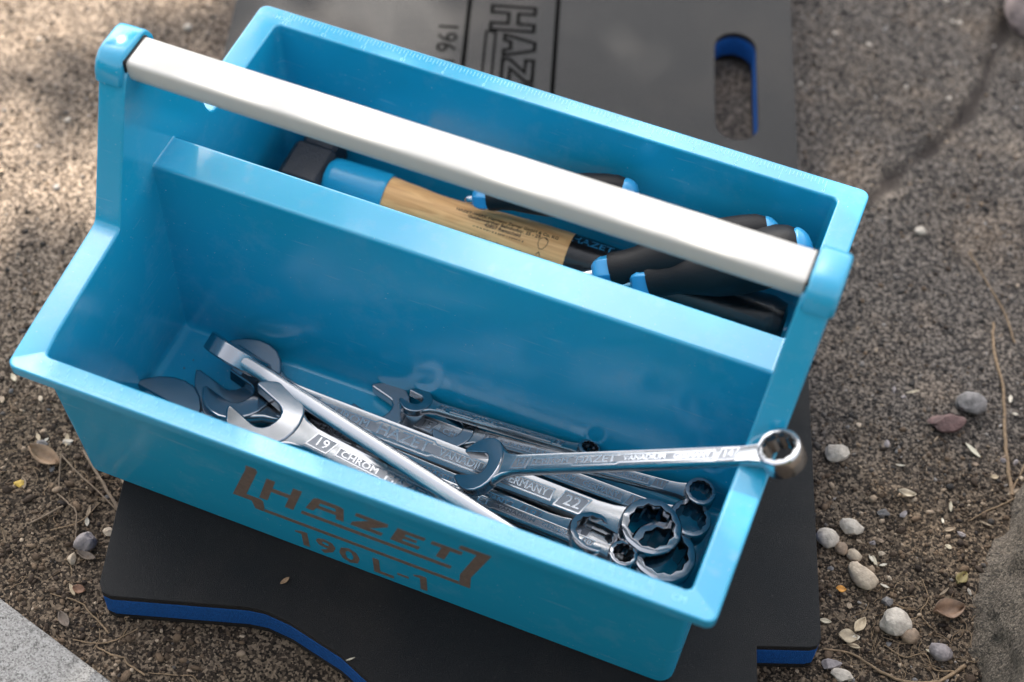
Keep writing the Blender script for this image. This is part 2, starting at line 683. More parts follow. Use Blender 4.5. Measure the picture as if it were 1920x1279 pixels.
vor = nd('ShaderNodeTexVoronoi', Scale=760.0)
nt.links.new(tc.outputs['Object'], vor.inputs['Vector'])
sp = nt.nodes.new('ShaderNodeSeparateColor')
nt.links.new(vor.outputs['Color'], sp.inputs[0])
fine = nd('ShaderNodeTexNoise', Scale=420.0, Detail=7.0, Roughness=0.75)
nt.links.new(tc.outputs['Object'], fine.inputs['Vector'])
big = nd('ShaderNodeTexNoise', Scale=16.0, Detail=6.0, Roughness=0.6)
nt.links.new(tc.outputs['Object'], big.inputs['Vector'])
av = nt.nodes.new('ShaderNodeMath')
av.operation = 'MULTIPLY_ADD'
av.inputs[1].default_value = 0.55
nt.links.new(sp.outputs[0], av.inputs[0])
hf = nt.nodes.new('ShaderNodeMath')
hf.operation = 'MULTIPLY'
hf.inputs[1].default_value = 0.5
nt.links.new(fine.outputs['Fac'], hf.inputs[0])
nt.links.new(hf.outputs[0], av.inputs[2])
grey = ramp([(0.25, (0.012, 0.011, 0.011)), (0.5, (0.045, 0.038, 0.033)), (0.75, (0.18, 0.152, 0.128))], av.outputs[0])
tan = ramp([(0.25, (0.035, 0.025, 0.018)), (0.5, (0.125, 0.092, 0.066)), (0.75, (0.32, 0.25, 0.19))], av.outputs[0])  # sand tone, raised to add brightness the sun lamp lacks on the left
brown = ramp([(0.25, (0.007, 0.005, 0.003)), (0.5, (0.038, 0.027, 0.018)), (0.78, (0.19, 0.14, 0.095))], av.outputs[0])
geo = nt.nodes.new('ShaderNodeNewGeometry')
sx = nt.nodes.new('ShaderNodeSeparateXYZ')
nt.links.new(geo.outputs['Position'], sx.inputs[0])
mr = nd('ShaderNodeMapRange')                     # sandier ground on the left, lightened further to pass for sunlight
for k, v in (('From Min', 0.22), ('From Max', 0.02), ('To Min', 0.0), ('To Max', 0.8)): mr.inputs[k].default_value = v
nt.links.new(sx.outputs['X'], mr.inputs['Value'])
pt = nd('ShaderNodeMapRange')
for k, v in (('From Min', 0.52), ('From Max', 0.68), ('To Min', 0.0), ('To Max', 0.6)): pt.inputs[k].default_value = v
nt.links.new(big.outputs['Fac'], pt.inputs['Value'])
mxm = nt.nodes.new('ShaderNodeMath')
mxm.operation = 'ADD'
mxm.use_clamp = True
nt.links.new(mr.outputs[0], mxm.inputs[0])
nt.links.new(pt.outputs[0], mxm.inputs[1])
dry = mix(mxm.outputs[0], grey, tan)
sa = nt.nodes.new('ShaderNodeAttribute')
sa.attribute_name = 'soil'
c2 = mix(sa.outputs['Fac'], dry, brown)
ca = nt.nodes.new('ShaderNodeAttribute')
ca.attribute_name = 'crack'
cc = nt.nodes.new('ShaderNodeRGB')
cc.outputs[0].default_value = (0.030, 0.024, 0.021, 1)
nt.links.new(mix(ca.outputs['Fac'], c2, cc.outputs[0]), b.inputs['Base Color'])
bp = nd('ShaderNodeBump', Strength=1.0, Distance=0.0016)
nt.links.new(av.outputs[0], bp.inputs['Height'])
nt.links.new(bp.outputs[0], b.inputs['Normal'])
ground = link('ground', me, gm)
ground['kind'] = 'structure'
GRIDX, GRIDY = gx, gy


def gh(x, y):
    """ground height in the box frame at a point"""
    i = int(np.clip(np.searchsorted(GRIDX, x) - 1, 0, nx_ - 2))
    j = int(np.clip(np.searchsorted(GRIDY, y) - 1, 0, ny_ - 2))
    return GROUND + float(Z[j, i] + Z[j, i + 1] + Z[j + 1, i] + Z[j + 1, i + 1]) / 4


# ---------------------------------------------------------------- gravel: uncountable grains lying on the ground
def ico():
    t = (1 + 5 ** 0.5) / 2
    v = np.array([(-1, t, 0), (1, t, 0), (-1, -t, 0), (1, -t, 0), (0, -1, t), (0, 1, t), (0, -1, -t), (0, 1, -t),
                  (t, 0, -1), (t, 0, 1), (-t, 0, -1), (-t, 0, 1)], float)
    v /= np.linalg.norm(v[0])
    f = np.array([(0, 11, 5), (0, 5, 1), (0, 1, 7), (0, 7, 10), (0, 10, 11), (1, 5, 9), (5, 11, 4), (11, 10, 2), (10, 7, 6),
                  (7, 1, 8), (3, 9, 4), (3, 4, 2), (3, 2, 6), (3, 6, 8), (3, 8, 9), (4, 9, 5), (2, 4, 11), (6, 2, 10), (8, 6, 7), (9, 8, 1)])
    return v, f


def octa():
    v = np.array([(1, 0, 0), (-1, 0, 0), (0, 1, 0), (0, -1, 0), (0, 0, 1), (0, 0, -1)], float)
    f = np.array([(0, 2, 4), (2, 1, 4), (1, 3, 4), (3, 0, 4), (2, 0, 5), (1, 2, 5), (3, 1, 5), (0, 3, 5)])
    return v, f


def grains(name, n, shape, rmin, rmax, power, material, tone_fn, flat=0.75):
    bv, bf = shape
    x = np.concatenate([rng.uniform(-28, 14, n), rng.uniform(24, 64, n)])
    y = np.concatenate([rng.uniform(-14, 60, n), rng.uniform(-4, 72, n)])
    keep = ~in_mat(x, y, 0.0)
    x, y = x[keep], y[keep]
    k = len(x)
    i = np.clip(np.searchsorted(gx, x) - 1, 0, nx_ - 2)
    j = np.clip(np.searchsorted(gy, y) - 1, 0, ny_ - 2)
    z = (Z[j, i] + Z[j + 1, i + 1]) / 2
    so = T[j, i]
    r = rmin * (1 - rng.random(k) * (1 - (rmin / rmax) ** power)) ** (-1 / power)
    r *= 0.8 + 0.35 * so
    r *= np.where(CR[j, i] > 0.4, 0.35, 1)
    q = rng.normal(size=(k, 4))
    q /= np.linalg.norm(q, axis=1)[:, None]
    a, b_, c, d = q.T
    Rm = np.stack([np.stack([1 - 2 * (c * c + d * d), 2 * (b_ * c - a * d), 2 * (b_ * d + a * c)], -1),
                   np.stack([2 * (b_ * c + a * d), 1 - 2 * (b_ * b_ + d * d), 2 * (c * d - a * b_)], -1),
                   np.stack([2 * (b_ * d - a * c), 2 * (c * d + a * b_), 1 - 2 * (b_ * b_ + c * c)], -1)], -2)
    scl = np.stack([rng.uniform(0.7, 1.5, k), rng.uniform(0.6, 1.1, k), rng.uniform(0.4, 0.9, k)], -1)
    loc = bv[None] * scl[:, None, :] * rng.uniform(0.78, 1.2, (k, len(bv), 1)) * r[:, None, None]
    P = np.einsum('kij,kvj->kvi', Rm, loc)
    P[:, :, 2] *= flat
    P[:, :, 0] += x[:, None]
    P[:, :, 1] += y[:, None]
    P[:, :, 2] += (z + r * 0.15)[:, None]
    F = (bf[None] + (np.arange(k) * len(bv))[:, None, None]).reshape(-1, 3)
    me = bpy.data.meshes.new(name)
    me.vertices.add(k * len(bv))
    me.vertices.foreach_set('co', (P * S).astype(np.float32).ravel())
    me.loops.add(F.size)
    me.loops.foreach_set('vertex_index', F.ravel().astype(np.int32))
    me.polygons.add(len(F))
    me.polygons.foreach_set('loop_start', np.arange(0, F.size, 3, dtype=np.int32))
    me.update()
    at = me.attributes.new('tone', 'FLOAT', 'POINT')
    at.data.foreach_set('value', np.repeat(tone_fn(so, k, x), len(bv)).astype(np.float32))
    return link(name, me, material)


def tone(so, k, x):
    """0..0.5 grey grit tones, 0.5..1 brown soil tones"""
    t = rng.beta(1.15, 1.9, k)
    pick = rng.random(k) < np.clip(so * 0.8 + 0.18 + np.where(x < 20, 0.25, 0), 0, 1)
    return np.where(pick, 0.5 + 0.5 * t, 0.499 * t)


M['grain'] = attr_mat('grain_minerals', [(0.0, (0.012, 0.011, 0.011)), (0.16, (0.038, 0.033, 0.029)), (0.32, (0.094, 0.080, 0.069)),
                                         (0.485, (0.33, 0.30, 0.275)), (0.505, (0.016, 0.010, 0.007)), (0.66, (0.058, 0.038, 0.024)),
                                         (0.83, (0.15, 0.10, 0.062)), (1.0, (0.46, 0.36, 0.26))], 0.85, (900, 0.5, 2))
g1 = grains('gravel', 62000, octa(), 0.035, 0.13, 1.5, M['grain'], tone)
tag(g1, 'fine grey and brown grit scattered over the ground', 'grit', kind='stuff')
g2 = grains('gravel', 9000, ico(), 0.10, 0.30, 2.6, M['grain'], tone, 0.8)
tag(g2, 'coarse mixed gravel lying on the ground round the mat', 'gravel', kind='stuff')

# ================================================================ kerb, concrete block
kz = GROUND + 0.55
kp = [(-40, 3.6), (-6, -4.6), (0.15, -6.15), (2.5, -6.74), (4.83, -7.32), (8.95, -8.35), (24, -12.2), (18, -40), (-60, -20)]
kp = [(x, y - 0.25) for x, y in kp]
V, F = prism(kp, GROUND - 4, kz)
kerb = build('kerb_stone', V, F, M['granite'], bevel=0.25, seg=3, origin=(0, -12, GROUND))
place(kerb, (0, -12, GROUND))
tag(kerb, 'pale speckled granite kerb stone at the lower left corner', 'kerb')


def rough_block(name, foot, zs, insets, material, amp, f, seed, org):
    """stack of inset outlines, subdivided and roughened"""
    cx = sum(p[0] for p in foot) / len(foot)
    cy = sum(p[1] for p in foot) / len(foot)
    n = len(foot)
    dense = []
    for i in range(n):
        a, b_ = Vector(foot[i]), Vector(foot[(i + 1) % n])
        k = max(2, int((b_ - a).length / 0.6))
        dense += [a.lerp(b_, t / k) for t in range(k)]
    rings = []
    for z, ins in zip(zs, insets):
        ring = []
        for p in dense:
            d = Vector((cx, cy)) - p
            q = p + d.normalized() * ins
            h = noise.noise(Vector((q.x * f, q.y * f, z * f + seed))) + 0.5 * noise.noise(Vector((q.x * f * 2.7, q.y * f * 2.7, z * f * 2.7 + seed)))
            q = q - d.normalized() * h * amp
            ring.append((q.x, q.y, z + 0.3 * amp * h))
        rings.append(ring)
    V, F = loft(rings)
    o = build(name, V, F, material, smooth=70, origin=org)
    place(o, org)
    return o


foot = [(53.2, 34), (51.9, 27.5), (51.2, 24.0), (50.6, 20.7), (49.8, 17.3), (49.65, 14.3), (50.2, 11.7), (50.9, 8.9), (51.6, 4.5), (52.5, -2), (75, -6), (80, 30)]
zs = [GROUND - 1.0 + 0.5 * i for i in range(13)] + [GROUND + 5.4, GROUND + 5.55]
ins = [-0.5, 0.0, 0.45, 0.85, 1.2, 1.5, 1.8, 2.05, 2.3, 2.5, 2.7, 2.85, 3.1, 3.6, 6.0]
blk = rough_block('concrete_block', foot, zs, ins, M['concrete'], 0.62, 0.62, 4.2, (60, 14, GROUND))
tag(blk, 'weathered mossy concrete block at the lower right edge', 'concrete block')

# ================================================================ kneeling mat
mat_root = empty('kneeling_mat', (*mat_xy(23.5, 20), GROUND))
tag(mat_root, 'black and blue layered foam kneeling mat under the tool box', 'mat')
MO = (*mat_xy(23.5, 20), GROUND)


def slot_poly():
    # rounded slot near the right end, in mat coordinates
    P = []
    a0, s0, s1, r = 38.85, 30.9, 38.1, 1.42
    for k in range(13): P.append((a0 + r * math.cos(math.pi * k / 12), s1 + r * math.sin(math.pi * k / 12)))
    for k in range(13): P.append((a0 - r * math.cos(math.pi * k / 12), s0 - r * math.sin(math.pi * k / 12)))
    return P


mo = [mat_xy(*p) for p in MAT_OUT]
sl = [mat_xy(*p) for p in slot_poly()]
for nm, z0, z1, mm in (('top_layer', -0.45, 0, 'foam_black'), ('middle_layer', -2.06, -0.452, 'foam_blue'), ('bottom_layer', -2.5, -2.062, 'foam_black')):
    V, F = prism(mo, MAT_TOP + z0, MAT_TOP + z1, [sl])
    lay = build(nm, V, F, M[mm], mat_root, bevel=0.05, seg=2, origin=MO)
    if nm == 'top_layer': top_layer = lay


def mark(name, parts):
    """strips coloured dark for the shade in pressed-in lines; coordinates in the mat frame (across, along)"""
    vf = join(parts)
    vf = xf(vf, lambda a, s, z: (*mat_xy(a, s), MAT_TOP + z))
    return build(name, vf[0], vf[1], M['foam_mark'], top_layer, origin=MO)


# letters stand with their heads to +a (image right) and read towards -s
def lt(poly, a0, s0, wa, ws):
    # poly in 0..1 (u along reading, v up) -> mat frame
    return [(a0 + v * wa, s0 - u * ws) for u, v in poly]


H_ = [(0, 0), (.28, 0), (.28, .4), (.72, .4), (.72, 0), (1, 0), (1, 1), (.72, 1), (.72, .62), (.28, .62), (.28, 1), (0, 1)]
A_ = [(0, 0), (.26, 0), (.33, .22), (.67, .22), (.74, 0), (1, 0), (.68, 1), (.32, 1)]
Z_ = [(0, 0), (1, 0), (1, .26), (.42, .26), (1, .78), (1, 1), (0, 1), (0, .74), (.58, .74), (0, .24)]
E_ = [(0, 0), (1, 0), (1, .22), (.32, .22), (.32, .4), (.9, .4), (.9, .6), (.32, .6), (.32, .78), (1, .78), (1, 1), (0, 1)]
T_ = [(.36, 0), (.64, 0), (.64, .76), (1, .76), (1, 1), (0, 1), (0, .76), (.36, .76)]
MW = 0.22
ms = [ring_strip(lt(H_, 21.95, 40.6, 3.0, 2.35), MW, 0.002, 0.018)]
s = 37.8
for L_ in (A_, Z_, E_, T_):
    ms.append(ring_strip(lt(L_, 23.0, s, 2.1, 2.0), MW, 0.002, 0.018))
    s -= 2.35
ms.append(ring_strip([(21.7, 38.0), (22.35, 38.0), (22.35, 29.0), (21.7, 29.0)], 0.16, 0.002, 0.018))
mark('logo_letters', ms)
mark('logo_frame', [ring_strip([(20.35, 42.6), (20.35, 27.2), (20.9, 27.2), (26.5, 27.2), (26.5, 42.3), (23.6, 41.6), (22.2, 42.2)], 0.30, 0.002, 0.02),
                    ring_strip([(20.7, 42.2), (22.0, 41.9), (22.2, 43.9), (20.7, 43.9)], 0.30, 0.003, 0.024)])
tx = text('196 L-2', 2.0, 0.016, 0.0)
mark('lettering', [xf(tx, lambda x, y, z: (19.0 + y, 35.6 - x, z + 0.003))])

# ================================================================ tool box
L, W = 37.46, 28.64
BO = (L / 2, W / 2, MAT_TOP)
box = empty('tool_box', BO)
tag(box, 'open light blue plastic tool carrier with a white handle bar', 'tool box')
FLOOR = -11.0


def xi(z): return 1.55 - 0.045 * z
def xo(z): return -0.045 * z
def xw(z): return 1.24 - 0.023 * z


# side rim: flat, a short ramp, then up the handle post (y, z)
post = [(10.2, 3.05), (11.3, 5.45), (12.35, 7.8), (12.85, 8.75), (13.4, 9.2), (14.32, 9.3)]
side = [(2.6, 0.27), (5.5, 0.60), (8.6, 0.93), (9.05, 0.99), (9.25, 1.1), (9.4, 1.32), (9.6, 1.75)] + post \
    + [(W - y, z) for y, z in post[-2::-1]] + [(18.85, 1.25), (19.05, .75), (19.25, .42), (19.6, .22), (20.4, .12), (23.4, .02)]
LV = dict(F=(xi(FLOOR), 2.2, FLOOR, .55), T=(1.55, 1.26, 0, .35), O=(0, 0, 0, .5), P=(.03, .03, -.72, .48), Q=(.2, .2, -.72, .35), U=(1.24, .94, -.26, .3), B=(1.5, 1.65, MAT_TOP, .8))
stations = []


def corner(cx, cy, a0):
    for k in range(6):
        a = math.radians(a0 + 90 * k / 5)
        st = {}
        for key, (ix, iy, z, r) in LV.items():
            px = L - ix - r if cx else ix + r
            py = W - iy - r if cy else iy + r
            st[key] = (px + r * math.cos(a), py + r * math.sin(a), z)
        st['n'] = (math.cos(a), math.sin(a))
        stations.append(st)


def side_run(right_side):
    seq = side if right_side else side[::-1]
    for i, (y, z) in enumerate(seq):
        k = i if right_side else len(seq) - 1 - i
        ya, yb = side[max(k - 1, 0)], side[min(k + 1, len(side) - 1)]
        ty, tz = yb[0] - ya[0], yb[1] - ya[1]
        ln = math.hypot(ty, tz)
        ny, nz = tz / ln, -ty / ln            # into the wall
        def X_(v): return L - v if right_side else v
        p = lambda dx, off: (X_(dx), y + ny * off, z + nz * off)
        yb_ = min(max(y, 3.2), W - 3.2)
        st = dict(F=(X_(xi(FLOOR)), yb_, FLOOR), T=(X_(xi(z)), y, z), O=(X_(xo(z)), y, z), P=p(xo(z) + .03, .72), Q=p(xo(z) + .2, .72),
                  U=p(xw(z), .26), B=(X_(1.5), yb_, MAT_TOP), n=(1 if right_side else -1, 0))
        stations.append(st)


corner(0, 0, 180)
corner(1, 0, 270)
side_run(True)
corner(1, 1, 0)
corner(0, 1, 90)
side_run(False)
rings = []
for st in stations:
    n = st['n']
    f, bb = st['F'], st['B']
    fi = (f[0] - n[0] * 1.2, f[1] - n[1] * 1.2, f[2])
    bi = (bb[0] - n[0] * 0.8, bb[1] - n[1] * 0.8, bb[2])
    pts = [fi, f, st['T'], st['O'], st['P'], st['Q'], st['U'], bb, bi]
    rings.append(fillet(pts, [0, .55, .17, .16, .06, .06, .1, .14, 0], [0, 4, 3, 3, 1, 1, 1, 3, 0]))
V, F = loft(rings, closed_u=False, closed_v=True, cap=False)
k = len(rings[0])
F.append([i * k for i in range(len(rings))])
F.append([i * k + k - 1 for i in range(len(rings))])
body = build('tray_body', V, F, M['plastic'], box, smooth=40, origin=BO)
wn = body.modifiers.new('normals', 'WEIGHTED_NORMAL')
wn.keep_sharp = True

# divider: a wide hollow wall, thicker at the foot
dz = 2.05
def dsec(x_at):
    pts = [(x_at(FLOOR - .05), 11.75, FLOOR - .05), (x_at(FLOOR), 12.45, FLOOR + .02), (x_at(dz), 13.14, dz), (x_at(dz), 15.52, dz), (x_at(FLOOR), 16.2, FLOOR + .02), (x_at(FLOOR - .05), 16.9, FLOOR - .05)]
    return fillet(pts, [0, .7, .2, .2, .7, 0], [0, 4, 4, 4, 4, 0])
r0 = dsec(lambda z: xi(z) - .06)
r3 = dsec(lambda z: L - xi(z) + .06)
def swell(rr_, d): return [(x, y - d if y < 14.3 else y + d, z + (d if z > 1 else 0)) for x, y, z in rr_]
r1 = dsec(lambda z: xi(z) + .14)
r2 = dsec(lambda z: L - xi(z) - .14)
V, F = loft([swell(r0, .07), r1, r2, swell(r3, .07)])
build('divider', V, F, M['plastic'], box, smooth=40, origin=BO).modifiers.new('normals', 'WEIGHTED_NORMAL').keep_sharp = True

# handle bar and the caps that hold it
sec = []
base = [(13.75, 7.68), (13.15, 8.45), (13.12, 9.56), (15.27, 9.56), (15.25, 8.45), (14.75, 7.68)]
nb = len(base)
rad = [.3, .35, .26, .26, .35, .3]
for i in range(nb):
    a, p, c = (Vector((*base[i - 1], 0)), Vector((*base[i], 0)), Vector((*base[(i + 1) % nb], 0)))
    pa, pb = p + (a - p).normalized() * rad[i], p + (c - p).normalized() * rad[i]
    for t in (0, .25, .5, .75, 1): sec.append(pa * (1 - t) ** 2 + p * 2 * t * (1 - t) + pb * t * t)
V, F = loft([[(x, q.x, q.y) for q in sec] for x in (0.9, 1.05, 36.42, 36.58)])
build('handle_bar', V, F, M['grip'], box, smooth=45, origin=BO)
capsec = [(12.46, 8.35), (12.6, 8.95), (12.85, 9.42), (13.25, 9.75), (13.7, 9.87), (15.0, 9.87), (15.4, 9.75), (15.75, 9.42), (16.02, 8.95), (16.16, 8.35), (15.85, 8.1), (12.8, 8.1)]
for sgn in (0, 1):
    xs = [(-0.56, .2), (-0.46, .05), (-0.3, 0), (0.82, 0), (0.94, .04), (1.0, .14)]
    rr = []
    for x, inset in xs:
        ring = []
        for y, z in capsec:
            d = Vector((14.32 - y, 8.4 - z)).normalized() * inset
            ring.append((L - x if sgn else x, y + d.x, z + d.y))
        rr.append(ring)
    V, F = loft(rr)
    build('handle_cap', V, F, M['plastic'], box, smooth=50, origin=BO)
    # dark socket round the bar end
    V, F = loft([[((L - x) if sgn else x, 14.32 + (q.x - 14.32) * 1.07, 8.45 + (q.y - 8.45) * 1.06) for q in sec] for x in (0.9, 1.12)])
    build('bar_socket', V, F, M['rubber'], box, smooth=45, origin=BO)

# ruler engraving on the two long rims
tk = []
def tick(x, y0, y1, wd, z=0.0):
    tk.append(([(x - wd, y0, z + .001), (x + wd, y0, z + .001), (x + wd, y1, z + .001), (x - wd, y1, z + .001),
                (x - wd, y0, z + .012), (x + wd, y0, z + .012), (x + wd, y1, z + .012), (x - wd, y1, z + .012)],
               [[4, 5, 6, 7], [0, 1, 5, 4], [1, 2, 6, 5], [2, 3, 7, 6], [3, 0, 4, 7]]))
nums = []
for i in range(0, 321):
    x = 2.23 + i * 0.1
    tick(x, .27, .80 if i % 10 == 0 else .62 if i % 5 == 0 else .47, .013)
    if i % 10 == 0:
        nums.append(xf(text(str(i // 10), .34, .012), lambda a, b_, z, x=x: (x - .14 - .05 * (i >= 100) + a, .90 + b_, z + .001)))
for i in range(0, 157):
    x = 35.0 - i * 2.54 / 12
    tick(x, W - .22, W - (.82 if i % 12 == 0 else .62 if i % 2 == 0 else .5), .016)
    if i % 12 == 0:
        nums.append(xf(text(str(i // 12), .36, .012), lambda a, b_, z, x=x: (x - .02 - a, W - .97 - b_, z + .001)))
nums.append(xf(text('CM', .5, .012), lambda a, b_, z: (35.5 + a, .66 + b_, z + .001)))
nums.append(xf(text('INCH', .42, .012), lambda a, b_, z: (1.75 - a, W - .68 - b_, z + .001)))
V, F = join(tk)
o = build('ruler_ticks', V, F, M['tick'], body, origin=BO)
o['kind'] = 'stuff'
V, F = join(nums)
o = build('ruler_numbers', V, F, M['tick'], body, origin=BO)
o['kind'] = 'stuff'

# printed emblem and number on the front wall: (x, z) outlines on the sloping wall
def fw(x, z, off=0.004): return (x, 0.94 - 0.063 * z - off - 0.006, z)
LOGO = [
    [[(12.5, -3.47), (13.06, -3.47), (13.12, -3.75), (12.07, -6.92), (12.92, -6.92), (13.03, -7.1), (13.0, -7.93), (12.9, -8.29), (12.42, -8.29), (12.32, -7.48), (11.2, -7.48), (12.42, -3.95)], []],
    [[(13.04, -7.95), (12.94, -8.29), (24.15, -8.29), (24.17, -7.95)], []],
    [[(13.6, -4.12), (14.09, -4.12), (13.82, -5.05), (14.84, -5.05), (15.11, -4.12), (15.6, -4.12), (14.82, -6.72), (14.34, -6.72), (14.7, -5.5), (13.69, -5.5), (13.33, -6.72), (12.85, -6.72)], []],
    [[(15.62, -5.88), (16.2, -4.45), (16.42, -4.25), (17.7, -4.25), (17.9, -4.42), (17.78, -5.88), (17.35, -5.88), (17.39, -5.42), (16.28, -5.42), (16.06, -5.88)], [[(16.43, -5.05), (16.58, -4.68), (17.43, -4.68), (17.41, -5.05)]]],
    [[(18.62, -4.25), (20.38, -4.25), (20.33, -4.6), (19.25, -5.5), (20.02, -5.5), (19.9, -5.88), (18.17, -5.88), (18.27, -5.5), (19.3, -4.65), (18.5, -4.65)], []],
    [[(20.9, -4.25), (22.44, -4.25), (22.33, -4.62), (21.32, -4.62), (21.26, -4.9), (21.95, -4.9), (21.85, -5.22), (21.16, -5.22), (21.07, -5.5), (22.08, -5.5), (21.96, -5.88), (20.4, -5.88)], []],
    [[(22.8, -4.25), (24.46, -4.25), (24.35, -4.65), (23.75, -4.65), (23.4, -5.9), (22.93, -5.9), (23.28, -4.65), (22.68, -4.65)], []],
    [[(15.36, -6.4), (15.26, -6.77), (23.7, -6.77), (23.8, -6.4)], []],
    [[(24.35, -3.53), (26.0, -3.53), (24.86, -6.9), (24.79, -8.29), (24.18, -8.29), (24.26, -7.0), (25.2, -4.0), (24.23, -4.0)], []],
]
pr = [prism(outer, 0.0, 0.012, holes) for outer, holes in LOGO]
ONE = [(0, .80), (0, .88), (.34, .94), (.48, 1), (1, 1), (1, 0), (.50, 0), (.50, .80)]


def glyph(g, x0, x1, z0=-10.72, z1=-9.04):
    if g == '1': v = prism(ONE, 0, .012)
    elif g == '-': v = prism([(0, 0), (1, 0), (1, 1), (0, 1)], 0, .012)
    else: v = text(g, 1.0, .012, .022)
    a0, a1 = min(p[0] for p in v[0]), max(p[0] for p in v[0])
    b0, b1 = min(p[1] for p in v[0]), max(p[1] for p in v[0])
    return xf(v, lambda x, y, z: (x0 + (x - a0) / (a1 - a0) * (x1 - x0), z0 + (y - b0) / (b1 - b0) * (z1 - z0), z))


num = [glyph('1', 14.65, 15.38), glyph('9', 15.85, 17.0, -10.75, -9.0), glyph('0', 17.2, 18.4, -10.75, -9.0), glyph('L', 19.2, 20.35),
       glyph('-', 20.6, 21.25, -10.02, -9.78), glyph('1', 21.55, 22.3)]
for nm, parts in (('printed_emblem', pr), ('printed_number', num)):
    V, F = join(parts)
    V = [fw(x, z, 0.003 + d) for x, z, d in V]
    build(nm, V, F, M['print'], body, origin=BO)

